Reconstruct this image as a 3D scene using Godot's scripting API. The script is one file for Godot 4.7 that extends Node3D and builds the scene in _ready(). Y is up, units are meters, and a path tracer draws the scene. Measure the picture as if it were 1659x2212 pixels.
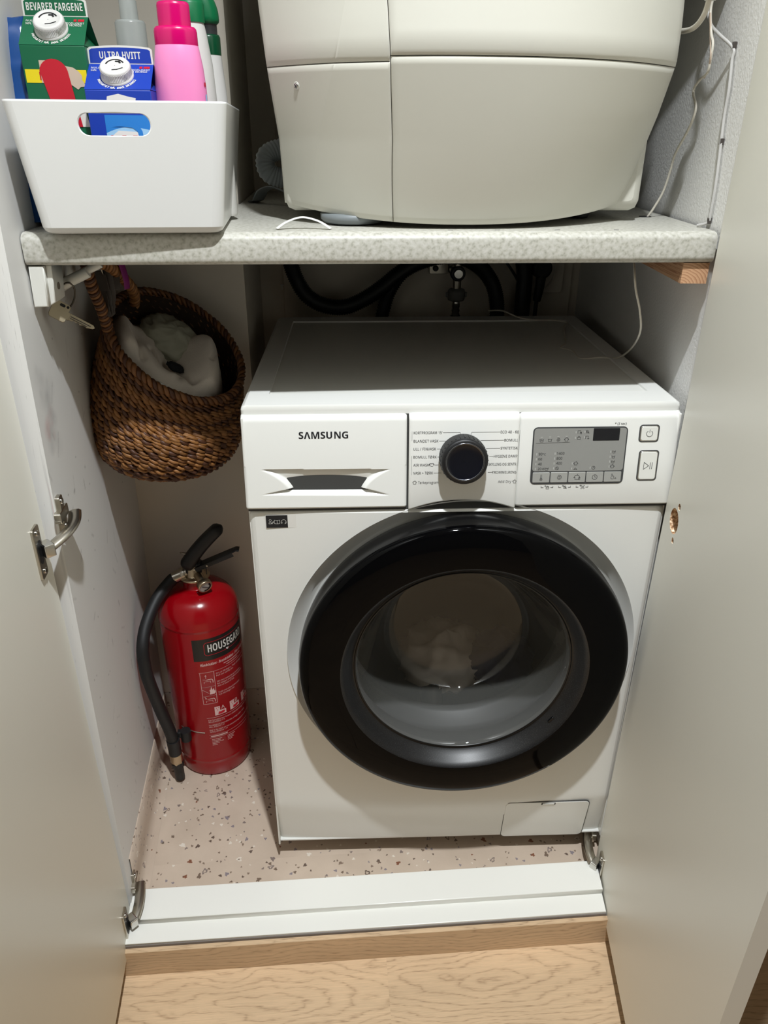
extends Node3D

# ---------------------------------------------------------------- geometry
class G:
	var st := SurfaceTool.new()
	var xf := Transform3D.IDENTITY
	var warp: Callable
	var sg := 1
	var n := 0
	var col := Color.WHITE
	func _init():
		st.begin(Mesh.PRIMITIVE_TRIANGLES)
	func p(a: Vector3) -> Vector3:
		var q := xf * a
		return warp.call(q) if warp.is_valid() else q
	func vert(a: Vector3, uv: Vector2):
		st.set_color(col)
		st.set_uv(uv)
		st.add_vertex(a)
	func tri(a: Vector3, b: Vector3, c: Vector3, s: int = -1, ua := Vector2.ZERO, ub := Vector2.ZERO, uc := Vector2.ZERO):
		if s < 0:
			sg += 1
			s = sg
		st.set_smooth_group(s)
		vert(p(a), ua)
		vert(p(c), uc)
		vert(p(b), ub)
		n += 1
	func quad(a: Vector3, b: Vector3, c: Vector3, d: Vector3, s: int = -1, u0 := Vector2(0, 0), u1 := Vector2(1, 1)):
		if s < 0:
			sg += 1
			s = sg
		tri(a, b, c, s, u0, Vector2(u1.x, u0.y), u1)
		tri(a, c, d, s, u0, u1, Vector2(u0.x, u1.y))
	# rows of points: along a row x outward = next row gives the outside
	func grid(rows: Array, closed := false, flip := false, us := 1.0, vs := 1.0):
		sg += 1
		var s := sg
		var nr := rows.size()
		for i in nr - 1:
			var r0: PackedVector3Array = rows[i]
			var r1: PackedVector3Array = rows[i + 1]
			var m := r0.size()
			var cnt := m if closed else m - 1
			var v0 := float(i) / (nr - 1) * vs
			var v1 := float(i + 1) / (nr - 1) * vs
			for j in cnt:
				var k := (j + 1) % m
				var a := r0[j]
				var b := r0[k]
				var c := r1[k]
				var d := r1[j]
				var x0 := float(j) / cnt * us
				var x1 := float(j + 1) / cnt * us
				if flip:
					tri(a, c, b, s, Vector2(x0, v0), Vector2(x1, v1), Vector2(x1, v0))
					tri(a, d, c, s, Vector2(x0, v0), Vector2(x0, v1), Vector2(x1, v1))
				else:
					tri(a, b, c, s, Vector2(x0, v0), Vector2(x1, v0), Vector2(x1, v1))
					tri(a, c, d, s, Vector2(x0, v0), Vector2(x1, v1), Vector2(x0, v1))
	func fan(loop: PackedVector3Array, flip := false):
		sg += 1
		var s := sg
		var c := Vector3.ZERO
		for q in loop:
			c += q
		c /= loop.size()
		for i in loop.size():
			var a := loop[i]
			var b := loop[(i + 1) % loop.size()]
			if flip:
				tri(c, b, a, s)
			else:
				tri(c, a, b, s)
	func poly(pts: PackedVector2Array, z: float, flip := false):
		sg += 1
		var s := sg
		var ix := Geometry2D.triangulate_polygon(pts)
		for i in range(0, ix.size(), 3):
			var a := pts[ix[i]]
			var b := pts[ix[i + 1]]
			var c := pts[ix[i + 2]]
			var up := (b - a).cross(c - a) > 0.0
			if up == flip:
				var t := b
				b = c
				c = t
			tri(Vector3(a.x, a.y, z), Vector3(b.x, b.y, z), Vector3(c.x, c.y, z), s, a, b, c)
	func loop3(l: PackedVector2Array, z: float) -> PackedVector3Array:
		var o := PackedVector3Array()
		for q in l:
			o.append(Vector3(q.x, q.y, z))
		return o
	# an outline (counter-clockwise) pushed out from z0 to z1 with a rounded front edge
	func extrude(pts: PackedVector2Array, z0: float, z1: float, bev := 0.0, back := true):
		var l := pts
		if Geometry2D.is_polygon_clockwise(l):
			l = l.duplicate()
			l.reverse()
		if bev > 0.0:
			var ins := inset(l, bev)
			var mid := inset(l, bev * 0.3)
			grid([loop3(l, z0), loop3(l, z1 - bev)], true)
			grid([loop3(l, z1 - bev), loop3(mid, z1 - bev * 0.3), loop3(ins, z1)], true)
			poly(ins, z1)
		else:
			grid([loop3(l, z0), loop3(l, z1)], true)
			poly(l, z1)
		if back:
			poly(l, z0, true)
	func inset(l: PackedVector2Array, d: float) -> PackedVector2Array:
		var o := PackedVector2Array()
		var m := l.size()
		for i in m:
			var a := l[(i + m - 1) % m]
			var b := l[i]
			var c := l[(i + 1) % m]
			var e := (b - a).normalized()
			var f := (c - b).normalized()
			var na := Vector2(-e.y, e.x)
			var nb := Vector2(-f.y, f.x)
			var k := (na + nb)
			k = k / maxf(k.length_squared() * 0.5, 0.3)
			o.append(b + k * d)
		return o
	static func rr(cx: float, cy: float, hx: float, hy: float, r: float, k := 5) -> PackedVector2Array:
		var o := PackedVector2Array()
		r = minf(r, minf(hx, hy))
		for c in 4:
			var q := Vector2(cx + (hx - r) * (1 if c == 0 or c == 3 else -1), cy + (hy - r) * (1 if c < 2 else -1))
			for i in k + 1:
				var a := (c + float(i) / k) * PI / 2
				o.append(q + r * Vector2(cos(a), sin(a)))
		return o
	static func circ(cx: float, cy: float, r: float, k := 48) -> PackedVector2Array:
		var o := PackedVector2Array()
		for i in k:
			var a := TAU * i / k
			o.append(Vector2(cx + r * cos(a), cy + r * sin(a)))
		return o
	func pad(cx: float, cy: float, hx: float, hy: float, r: float, z0: float, z1: float, bev := 0.0):
		extrude(rr(cx, cy, hx, hy, r), z0, z1, bev)
	func box(a: Vector3, b: Vector3, bev := 0.0):
		var c := (a + b) / 2
		var h := (b - a).abs() / 2
		if bev <= 0.0:
			var q := []
			for i in 8:
				q.append(c + Vector3(h.x if i & 1 else -h.x, h.y if i & 2 else -h.y, h.z if i & 4 else -h.z))
			var w := Vector2(h.x * 2, h.y * 2)
			quad(q[4], q[5], q[7], q[6], -1, Vector2.ZERO, w)
			quad(q[1], q[0], q[2], q[3], -1, Vector2.ZERO, w)
			quad(q[5], q[1], q[3], q[7], -1, Vector2.ZERO, Vector2(h.z * 2, h.y * 2))
			quad(q[0], q[4], q[6], q[2], -1, Vector2.ZERO, Vector2(h.z * 2, h.y * 2))
			quad(q[6], q[7], q[3], q[2], -1, Vector2.ZERO, Vector2(h.x * 2, h.z * 2))
			quad(q[0], q[1], q[5], q[4], -1, Vector2.ZERO, Vector2(h.x * 2, h.z * 2))
			return
		var l0 := rr(c.x, c.y, h.x - bev, h.y - bev, bev * 0.5, 2)
		var l1 := rr(c.x, c.y, h.x - bev * 0.3, h.y - bev * 0.3, bev * 0.8, 2)
		var l2 := rr(c.x, c.y, h.x, h.y, bev, 2)
		var z0 := c.z - h.z
		var z1 := c.z + h.z
		grid([loop3(l0, z0), loop3(l1, z0 + bev * 0.3), loop3(l2, z0 + bev)], true)
		grid([loop3(l2, z0 + bev), loop3(l2, z1 - bev)], true)
		grid([loop3(l2, z1 - bev), loop3(l1, z1 - bev * 0.3), loop3(l0, z1)], true)
		poly(l0, z1)
		poly(l0, z0, true)
	func frame_of(path: PackedVector3Array, i: int) -> Vector3:
		var a := path[maxi(i - 1, 0)]
		var b := path[mini(i + 1, path.size() - 1)]
		return (b - a).normalized()
	func tube(path: PackedVector3Array, r: Variant, sides := 10, caps := true, closed := false, flat := 1.0):
		var t := frame_of(path, 0)
		var nn := t.cross(Vector3.UP)
		if nn.length() < 0.1:
			nn = t.cross(Vector3.RIGHT)
		nn = nn.normalized()
		var rows := []
		for i in path.size():
			t = frame_of(path, i)
			nn = (nn - t * nn.dot(t)).normalized()
			var b := t.cross(nn)
			var rad: float = r[i] if r is PackedFloat32Array else r
			var row := PackedVector3Array()
			for j in sides:
				var a := TAU * j / sides
				row.append(path[i] + (nn * cos(a) + b * sin(a) * flat) * rad)
			rows.append(row)
		if closed:
			rows.append(rows[0])
		grid(rows, true)
		if caps and not closed:
			fan(rows[0], true)
			fan(rows[-1])
	func lathe(prof: Array, seg := 48, cap0 := false, cap1 := false):
		var rows := []
		for q in prof:
			var row := PackedVector3Array()
			for j in seg:
				var a := TAU * j / seg
				row.append(Vector3(q[0] * cos(a), q[1], -q[0] * sin(a)))
			rows.append(row)
		grid(rows, true)
		if cap0:
			fan(rows[0], true)
		if cap1:
			fan(rows[-1])
	func stroke(pts: Array, w: float, z: float, closed := false):
		var m := pts.size()
		for i in (m if closed else m - 1):
			var a: Vector2 = pts[i]
			var b: Vector2 = pts[(i + 1) % m]
			var e := (b - a).normalized()
			var o := Vector2(-e.y, e.x) * w / 2
			var x := e * w * 0.3
			quad(Vector3(a.x - x.x - o.x, a.y - x.y - o.y, z), Vector3(b.x + x.x - o.x, b.y + x.y - o.y, z), Vector3(b.x + x.x + o.x, b.y + x.y + o.y, z), Vector3(a.x - x.x + o.x, a.y - x.y + o.y, z))
	func arc(c: Vector2, r: float, a0: float, a1: float, w: float, z: float, k := 16):
		var l := []
		for i in k + 1:
			var a := deg_to_rad(lerpf(a0, a1, float(i) / k))
			l.append(c + r * Vector2(cos(a), sin(a)))
		stroke(l, w, z)
	func ring2(c: Vector2, r: float, w: float, z: float):
		arc(c, r, 0, 360, w, z, 24)
	func rect(x0: float, y0: float, x1: float, y1: float, z: float):
		quad(Vector3(x0, y0, z), Vector3(x1, y0, z), Vector3(x1, y1, z), Vector3(x0, y1, z))
	# flat lettering: cap height h, baseline y; align -1 left, 0 centre, 1 right; width 0 = natural
	func text(s: String, x: float, y: float, h: float, z: float, align := -1, width := 0.0, bold := false, sub := 1):
		var f := SystemFont.new()
		f.font_names = PackedStringArray(["Droid Sans"])
		f.font_weight = 700 if bold else 400
		var tm := TextMesh.new()
		tm.font = f
		tm.font_size = 40
		tm.pixel_size = h / 0.714 / 40.0
		tm.depth = 0.0
		tm.curve_step = 1.6
		tm.text = "H"
		var base := tm.get_aabb().position.y
		tm.text = s
		var bb := tm.get_aabb()
		var arr := tm.get_mesh_arrays()
		if arr.is_empty() or arr[Mesh.ARRAY_VERTEX] == null:
			return
		var vs: PackedVector3Array = arr[Mesh.ARRAY_VERTEX]
		var sx := width / bb.size.x if width > 0.0 else 1.0
		var x0 := x - (0.0 if align < 0 else bb.size.x * sx * (0.5 if align == 0 else 1.0))
		var ix: PackedInt32Array = arr[Mesh.ARRAY_INDEX] if arr[Mesh.ARRAY_INDEX] != null else PackedInt32Array(range(vs.size()))
		sg += 1
		for i in range(0, ix.size(), 3):
			var q := []
			for k in 3:
				var v := vs[ix[i + k]]
				q.append(Vector3(x0 + (v.x - bb.position.x) * sx, y + v.y - base, z))
			tri(q[0], q[2], q[1], sg)
	func mesh() -> ArrayMesh:
		st.generate_normals()
		return st.commit()

# ---------------------------------------------------------------- naming
var used := {}
func numbered(called: String) -> String:
	var k: int = used.get(called, -1) + 1
	used[called] = k
	return called if k == 0 else "%s_%03d" % [called, k]

func thing(called: String, label: String, category: String, at := Vector3.ZERO, group := "") -> Node3D:
	var o := Node3D.new()
	o.name = numbered(called)
	add_child(o)
	o.position = at
	o.set_meta("label", label)
	o.set_meta("category", category)
	if group != "":
		o.set_meta("group", group)
	return o

func part(called: String, g: G, m: Material, parent: Node, label := "") -> MeshInstance3D:
	var o := MeshInstance3D.new()
	o.name = called
	o.mesh = g.mesh()
	o.material_override = m
	parent.add_child(o, true)
	if label != "":
		o.set_meta("label", label)
	return o

func solo(called: String, g: G, m: Material, label: String, category: String, group := "") -> MeshInstance3D:
	var o := part(numbered(called), g, m, self)
	o.set_meta("label", label)
	o.set_meta("category", category)
	if group != "":
		o.set_meta("group", group)
	return o

func struct(called: String, g: G, m: Material, label := "") -> MeshInstance3D:
	var o := part(called, g, m, self, label)
	o.set_meta("kind", "structure")
	return o

func new_g(at := Vector3.ZERO, b := Basis.IDENTITY) -> G:
	var g := G.new()
	g.xf = Transform3D(b, at)
	return g

static func spline(pts: Array, steps := 8) -> PackedVector3Array:
	var o := PackedVector3Array()
	var m := pts.size()
	for i in m - 1:
		var a: Vector3 = pts[maxi(i - 1, 0)]
		var b: Vector3 = pts[i]
		var c: Vector3 = pts[i + 1]
		var d: Vector3 = pts[mini(i + 2, m - 1)]
		for k in steps:
			o.append(b.cubic_interpolate(c, a, d, float(k) / steps))
	o.append(pts[m - 1])
	return o

static func resample(path: PackedVector3Array, step: float) -> PackedVector3Array:
	var c := Curve3D.new()
	for q in path:
		c.add_point(q)
	var l := c.get_baked_length()
	var k := int(ceil(l / step))
	var o := PackedVector3Array()
	for i in k + 1:
		o.append(c.sample_baked(l * i / k))
	return o

static func basis_to(y: Vector3) -> Basis:
	y = y.normalized()
	var x := y.cross(Vector3(0, 0, 1))
	if x.length() < 0.05:
		x = Vector3(1, 0, 0)
	x = x.normalized()
	return Basis(x, y, x.cross(y))

static func basis_z(z: Vector3, up := Vector3.UP) -> Basis:
	z = z.normalized()
	var x := up.cross(z).normalized()
	return Basis(x, z.cross(x), z)

# ---------------------------------------------------------------- materials
var M := {}
func mat(c: Color, rough := 0.5, metal := 0.0) -> StandardMaterial3D:
	var m := StandardMaterial3D.new()
	m.albedo_color = c
	m.roughness = rough
	m.metallic = metal
	return m

func c8(r: int, g: int, b: int) -> Color:
	return Color8(r, g, b)

func noise_tex(freq: float, ramp: Array, size := 512, seed_ := 1, octaves := 4, normal := false, bump := 4.0) -> NoiseTexture2D:
	var n := FastNoiseLite.new()
	n.seed = seed_
	n.noise_type = FastNoiseLite.TYPE_SIMPLEX_SMOOTH
	n.frequency = freq
	n.fractal_octaves = octaves
	var t := NoiseTexture2D.new()
	t.width = size
	t.height = size
	t.seamless = true
	t.noise = n
	if normal:
		t.as_normal_map = true
		t.bump_strength = bump
	if ramp.size():
		var g := Gradient.new()
		var o := PackedFloat32Array()
		var c := PackedColorArray()
		for q in ramp:
			o.append(q[0])
			c.append(q[1])
		g.offsets = o
		g.colors = c
		t.color_ramp = g
	return t

func tri_map(m: StandardMaterial3D, scale: float, world := true):
	m.uv1_triplanar = true
	m.uv1_world_triplanar = world
	m.uv1_scale = Vector3.ONE * scale
	m.uv1_triplanar_sharpness = 8.0

func make_materials():
	var rng := RandomNumberGenerator.new()
	rng.seed = 7
	M.white = mat(c8(233, 233, 228), 0.28)              # enamelled appliance white
	M.white_soft = mat(c8(226, 226, 219), 0.42)
	M.dryer_w = mat(c8(206, 204, 193), 0.4)
	M.door = mat(c8(236, 234, 223), 0.38)
	M.sill = mat(c8(238, 237, 230), 0.3)
	M.bin = mat(c8(222, 222, 220), 0.22)
	M.seam = mat(c8(60, 60, 58), 0.7)
	M.black = mat(c8(18, 18, 20), 0.5)
	M.gloss = mat(c8(5, 5, 6), 0.05)
	M.gloss.metallic_specular = 0.22
	M.gloss2 = mat(c8(9, 9, 10), 0.3)
	M.rubber = mat(c8(20, 20, 21), 0.55)
	M.hose = mat(c8(17, 20, 22), 0.5)
	M.hose_grey = mat(c8(120, 126, 128), 0.5)
	M.drum = mat(c8(70, 68, 66), 0.4, 0.9)
	M.chrome = mat(c8(205, 203, 198), 0.18, 1.0)
	M.nickel = mat(c8(190, 184, 172), 0.28, 1.0)
	M.brass = mat(c8(196, 178, 150), 0.3, 1.0)
	M.keymetal = mat(c8(176, 164, 140), 0.4, 1.0)
	M.ink = mat(c8(25, 26, 30), 0.5)
	M.ink_soft = mat(c8(96, 96, 96), 0.5)
	M.ink_white = mat(c8(228, 226, 220), 0.5)
	M.print_pale = mat(c8(226, 190, 186), 0.5)
	M.led = mat(c8(176, 176, 172), 0.5)
	M.panel_grey = mat(c8(142, 142, 138), 0.45)
	M.frame_grey = mat(c8(62, 63, 64), 0.4)
	M.button_grey = mat(c8(158, 158, 153), 0.42)
	M.knob_face = mat(c8(12, 14, 22), 0.2)
	M.lcd = mat(c8(14, 15, 22), 0.15)
	M.red = mat(c8(150, 3, 15), 0.2)
	M.magenta = mat(c8(210, 0, 104), 0.25)
	M.pink = mat(c8(244, 142, 196), 0.35)
	M.green = mat(c8(0, 112, 66), 0.4)
	M.green_dark = mat(c8(0, 72, 42), 0.3)
	M.green_print = mat(c8(0, 98, 62), 0.45)
	M.blue_print = mat(c8(18, 58, 168), 0.42)
	M.blue_mid = mat(c8(40, 128, 208), 0.42)
	M.blue_pale = mat(c8(158, 204, 236), 0.45)
	M.blue_bag = mat(c8(22, 74, 140), 0.22)
	M.yellow = mat(c8(238, 214, 20), 0.45)
	M.red_print = mat(c8(196, 14, 40), 0.45)
	M.paper = mat(c8(228, 222, 212), 0.6)
	M.paper_tan = mat(c8(205, 184, 164), 0.7)
	M.cable = mat(c8(214, 208, 194), 0.45)
	M.cable_clear = mat(c8(190, 188, 184), 0.3)
	M.clip = mat(c8(70, 64, 60), 0.4)
	M.cloth = mat(c8(226, 217, 205), 0.9)
	M.cloth.normal_enabled = true
	M.cloth.normal_texture = noise_tex(0.25, [], 256, 31, 2, true, 2.0)
	M.cloth.normal_scale = 0.25
	tri_map(M.cloth, 9.0, false)
	M.sheer = mat(c8(172, 172, 154), 0.7)
	M.dark_cloth = mat(c8(22, 24, 27), 0.85)
	M.blue_cloth = mat(c8(34, 36, 66), 0.9)
	M.fluff = mat(c8(226, 224, 218), 0.95)
	M.purple = mat(c8(128, 30, 110), 0.6)
	M.chip = mat(c8(150, 112, 78), 0.9)
	M.chip.albedo_texture = noise_tex(0.08, [[0.25, c8(130, 92, 62)], [0.5, c8(214, 178, 140)], [0.75, c8(255, 240, 214)]], 256, 3)
	M.chip.albedo_color = Color.WHITE
	tri_map(M.chip, 8.0)
	M.cap_white = mat(c8(222, 220, 216), 0.4)
	M.bare_clear = mat(c8(196, 202, 200), 0.25)
	M.bare_clear.transparency = BaseMaterial3D.TRANSPARENCY_ALPHA
	M.bare_clear.albedo_color = Color(0.76, 0.79, 0.78, 0.45)
	M.glass = mat(Color(0.75, 0.75, 0.72, 0.10), 0.02)
	M.glass.transparency = BaseMaterial3D.TRANSPARENCY_ALPHA
	M.glass.metallic_specular = 0.45
	# dusty black plastic of the door bowl rim
	M.dusty = mat(Color.WHITE, 0.38)
	M.dusty.albedo_texture = noise_tex(0.32, [[0.35, c8(9, 9, 10)], [0.6, c8(22, 22, 24)], [0.8, c8(58, 58, 60)]], 256, 12)
	tri_map(M.dusty, 7.0, false)
	# painted walls
	var nrm := noise_tex(0.06, [], 512, 5, 4, true, 3.0)
	M.wall = mat(c8(214, 214, 211), 0.6)
	M.wall.normal_enabled = true
	M.wall.normal_texture = nrm
	M.wall.normal_scale = 0.25
	tri_map(M.wall, 3.0)
	M.wall_rough = mat(c8(238, 237, 234), 0.6)
	M.wall_rough.normal_enabled = true
	M.wall_rough.normal_texture = nrm
	M.wall_rough.normal_scale = 0.3
	tri_map(M.wall_rough, 6.0)
	M.wall_back = mat(c8(222, 214, 200), 0.7)
	M.hall = mat(c8(190, 188, 183), 0.8)
	M.ceiling = mat(c8(236, 235, 232), 0.9)
	# speckled laminate of the worktop
	M.stone = mat(Color.WHITE, 0.45)
	M.stone.albedo_texture = noise_tex(0.05, [[0.12, c8(158, 156, 145)], [0.36, c8(181, 179, 168)], [0.55, c8(188, 186, 177)], [0.88, c8(200, 198, 190)]], 512, 9, 5)
	tri_map(M.stone, 5.5)
	M.pine = mat(Color.WHITE, 0.6)
	M.pine.albedo_texture = pine_image()
	M.floor = mat(Color.WHITE, 0.34)
	M.floor.albedo_texture = terrazzo_image(rng)
	M.floor.uv1_scale = Vector3(1, 1, 1)
	M.oak = mat(Color.WHITE, 0.42)
	M.oak.albedo_texture = oak_image()
	M.oak_edge = mat(Color.WHITE, 0.5)
	M.oak_edge.albedo_texture = M.oak.albedo_texture
	M.wall_scuffed = mat(Color.WHITE, 0.55)
	M.wall_scuffed.albedo_texture = scuff_image(rng)
	M.weave = mat(Color.WHITE, 0.55)
	M.weave.vertex_color_use_as_albedo = true
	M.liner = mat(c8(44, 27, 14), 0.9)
	M.braid = mat(Color.WHITE, 0.5)
	M.braid.vertex_color_use_as_albedo = true

func terrazzo_image(rng: RandomNumberGenerator) -> ImageTexture:
	var s := 1024                                        # 0.5 m
	var im := Image.create(s, s, false, Image.FORMAT_RGB8)
	var base := c8(198, 180, 162)
	im.fill(base)
	var fn := FastNoiseLite.new()
	fn.seed = 3
	fn.frequency = 0.006
	for y in range(0, s, 2):
		for x in range(0, s, 2):
			var k := fn.get_noise_2d(x, y) * 0.035
			im.fill_rect(Rect2i(x, y, 2, 2), Color(base.r + k, base.g + k, base.b + k))
	var tones := [c8(118, 100, 86), c8(132, 113, 98), c8(102, 86, 76), c8(128, 114, 108), c8(136, 126, 130)]
	for i in 1150:
		var big := rng.randf() < 0.12
		var r := rng.randf_range(5, 9) if big else rng.randf_range(2.0, 5.0)
		var c: Color = tones[rng.randi() % 5]
		if rng.randf() < 0.16:
			c = c8(222, 212, 198)
		elif rng.randf() < 0.05:
			c = c8(128, 84, 64)
		var px := rng.randi() % s
		var py := rng.randi() % s
		var ang := rng.randf() * PI
		var el := rng.randf_range(0.45, 1.0)
		var ph := rng.randf() * TAU
		var hole := big and rng.randf() < 0.5
		var ri := int(r) + 2
		for dy in range(-ri, ri + 1):
			for dx in range(-ri, ri + 1):
				var qx := dx * cos(ang) + dy * sin(ang)
				var qy := (-dx * sin(ang) + dy * cos(ang)) / el
				var a := atan2(qy, qx)
				var lim := r * (1.0 + 0.22 * sin(3 * a + ph) + 0.14 * sin(5 * a + 2 * ph))
				var dd := sqrt(qx * qx + qy * qy)
				if dd < lim and not (hole and dd < lim * 0.5):
					im.set_pixel(posmod(px + dx, s), posmod(py + dy, s), c)
	im.generate_mipmaps()
	return ImageTexture.create_from_image(im)

func oak_image() -> ImageTexture:
	# 0.9 m along x (the grain), 0.24 m along y
	var w := 1536
	var h := 512
	var im := Image.create(w, h, false, Image.FORMAT_RGB8)
	var a := FastNoiseLite.new()
	a.seed = 11
	a.frequency = 1.0
	var b := FastNoiseLite.new()
	b.seed = 21
	b.frequency = 1.0
	b.fractal_octaves = 2
	var data := PackedByteArray()
	data.resize(w * h * 3)
	for y in h:
		var v := float(y) / h * 0.24
		for x in w:
			var u := float(x) / w * 0.9
			var wob := a.get_noise_2d(u * 3.2, v * 9.0) * 0.022 + a.get_noise_2d(u * 9.0 + 50.0, v * 26.0) * 0.006
			# two stretched eyes on either side of the board and a straight-grained lower half
			var e1 := sqrt(pow((u - 0.20) * 0.22, 2) + pow(v - 0.050, 2))
			var e2 := sqrt(pow((u - 0.66) * 0.17, 2) + pow(v - 0.060, 2))
			var f := minf(e1, e2 + 0.004) + wob + maxf(v - 0.10, 0.0) * 0.5
			var fr := fposmod(f * 92.0, 1.0)
			var streak := b.get_noise_2d(u * 34.0, v * 900.0)
			var line := pow(1.0 - absf(fr - 0.5) * 2.0, 4.0) * clampf(0.55 + streak * 1.1, 0.0, 1.2)
			var pore := clampf((streak - 0.25) * 2.2, 0.0, 1.0) * 0.5
			var wide := a.get_noise_2d(u * 2.0 + 9.0, v * 9.0)
			var k := 1.0 + wide * 0.07 - line * 0.20 - pore * 0.10 + b.get_noise_2d(u * 8.0, v * 420.0) * 0.04
			var i := (y * w + x) * 3
			data[i] = int(clampf(214.0 * k, 0, 255))
			data[i + 1] = int(clampf(184.0 * (k - line * 0.03), 0, 255))
			data[i + 2] = int(clampf(148.0 * (k - line * 0.05), 0, 255))
	im = Image.create_from_data(w, h, false, Image.FORMAT_RGB8, data)
	im.generate_mipmaps()
	return ImageTexture.create_from_image(im)

func pine_image() -> ImageTexture:
	# left half: long grain; right half: end grain with growth rings
	var w := 256
	var h := 128
	var im := Image.create(w, h, false, Image.FORMAT_RGB8)
	var a := FastNoiseLite.new()
	a.seed = 4
	a.frequency = 1.0
	for y in h:
		for x in w:
			var k := 0.0
			if x < 128:
				k = fposmod(y * 0.055 + x * 0.006 + a.get_noise_2d(x * 0.01, y * 0.02) * 1.2, 1.0)
			else:
				k = fposmod(sqrt(pow(x - 120.0, 2) + pow(y - 150.0, 2)) * 0.062 + a.get_noise_2d(x * 0.02, y * 0.02) * 0.25, 1.0)
			var l := pow(k, 3.0)
			im.set_pixel(x, y, c8(206, 164, 128).lerp(c8(148, 96, 64), l * 0.8))
	return ImageTexture.create_from_image(im)

func scuff_image(rng: RandomNumberGenerator) -> ImageTexture:
	# u: z from -0.75 to 0.10 (0.85 m), v: y from 0 (bottom row) to 2.4 m; only the lower 1.2 m is drawn finely
	var w := 512
	var h := 1024
	var im := Image.create(w, h, false, Image.FORMAT_RGB8)
	var base := c8(228, 227, 224)
	im.fill(base)
	var put := func(z: float, y: float, c: Color, k: float, r: float):
		var cx := (z + 0.75) / 0.85 * w
		var cy := h - y / 1.25 * h
		var rx := r / 0.85 * w
		var ry := r / 1.25 * h
		for dy in range(int(-ry) - 1, int(ry) + 2):
			for dx in range(int(-rx) - 1, int(rx) + 2):
				var q := Vector2(dx / maxf(rx, 0.5), dy / maxf(ry, 0.5)).length()
				var X := int(cx) + dx
				var Y := int(cy) + dy
				if q < 1.0 and X >= 0 and X < w and Y >= 0 and Y < h:
					im.set_pixel(X, Y, im.get_pixel(X, Y).lerp(c, k * (1.0 - q)))
	# smudges and scratches beside the opening
	for i in 26:
		put.call(rng.randf_range(0.02, 0.06), rng.randf_range(0.82, 0.93), c8(150, 150, 150), 0.12, rng.randf_range(0.006, 0.022))
	for i in 9:
		put.call(rng.randf_range(0.035, 0.06), rng.randf_range(0.83, 0.87), c8(178, 110, 110), 0.10, rng.randf_range(0.006, 0.016))
	for i in 46:
		var z := rng.randf_range(-0.2, 0.08)
		var y := rng.randf_range(0.1, 0.95)
		var dz := rng.randf_range(-0.02, 0.02)
		var dy := rng.randf_range(0.002, 0.03)
		var kk := rng.randf_range(0.1, 0.4)
		for t in 10:
			put.call(z + dz * t / 10.0, y + dy * t / 10.0, c8(140, 138, 136), kk * 0.5, 0.0028)
	for i in 60:
		put.call(rng.randf_range(-0.3, 0.08), rng.randf_range(0.1, 1.0), c8(90, 88, 86) if rng.randf() < 0.6 else c8(245, 245, 245), 0.6, 0.002)
	im.generate_mipmaps()
	return ImageTexture.create_from_image(im)

const CAM := Vector3(0.35390, 1.16938, 0.92886)
const SHELF := 1.0712

func _ready():
	# camera, light and exposure
	var cam := Camera3D.new()
	cam.name = "camera"
	add_child(cam)
	cam.position = CAM
	cam.rotation = Vector3(-0.46889, -0.08012, 0.0076)
	cam.fov = 69.181
	cam.near = 0.02
	cam.far = 30.0
	cam.current = true
	var env := Environment.new()
	env.background_mode = Environment.BG_COLOR
	env.background_color = Color(0, 0, 0)
	env.tonemap_mode = Environment.TONE_MAPPER_LINEAR
	env.tonemap_exposure = 1.0
	env.sdfgi_enabled = true
	env.ssao_enabled = true
	env.ssil_enabled = true
	var we := WorldEnvironment.new()
	we.name = "world"
	we.environment = env
	add_child(we)
	make_materials()
	ceiling_light(Vector3(0.46, 2.4, 0.74))
	setting()
	cabinet_doors()
	worktop()
	washing_machine()
	tumble_dryer()
	storage_bin()
	bin_contents()
	fire_extinguisher()
	woven_basket()
	keys_and_peg()
	pipes()
	cables()

func ceiling_light(at: Vector3):
	var t := thing("ceiling_light", "recessed round ceiling downlight above the open cupboard", "lamp", at)
	var g := new_g()
	g.lathe([[0.062, 0.0], [0.062, -0.006], [0.05, -0.008], [0.044, -0.003], [0.044, 0.0]], 40)
	part("trim_ring", g, M.ceiling, t)
	var lit := mat(Color(1, 0.95, 0.86), 0.5)
	lit.emission_enabled = true
	lit.emission = Color(1.0, 0.94, 0.84)
	lit.emission_energy_multiplier = 6.0
	g = new_g()
	g.lathe([[0.0005, -0.002], [0.043, -0.002], [0.043, -0.0005]], 40)
	part("lamp_lens", g, lit, t)
	var l := SpotLight3D.new()
	l.name = "downlight"
	l.light_color = Color(0.965, 0.985, 1.0)
	l.light_energy = LIGHT
	l.light_size = 0.03
	l.spot_range = 8.0
	l.spot_attenuation = 2.0
	l.spot_angle = 58.0
	l.spot_angle_attenuation = 1.0
	l.shadow_enabled = true
	l.rotation = Vector3(-PI / 2, 0, 0)
	t.add_child(l)
	l.position = Vector3(0, -0.012, 0)

const LIGHT := 4.75

func lx(y: float, z: float) -> float:                     # face of the left wall
	return 0.0196 * y + 0.045 * (z - 0.06)

func rx(z: float) -> float:                               # face of the right wall
	return 0.8225 + 0.1 * (0.035 - z)

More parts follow.
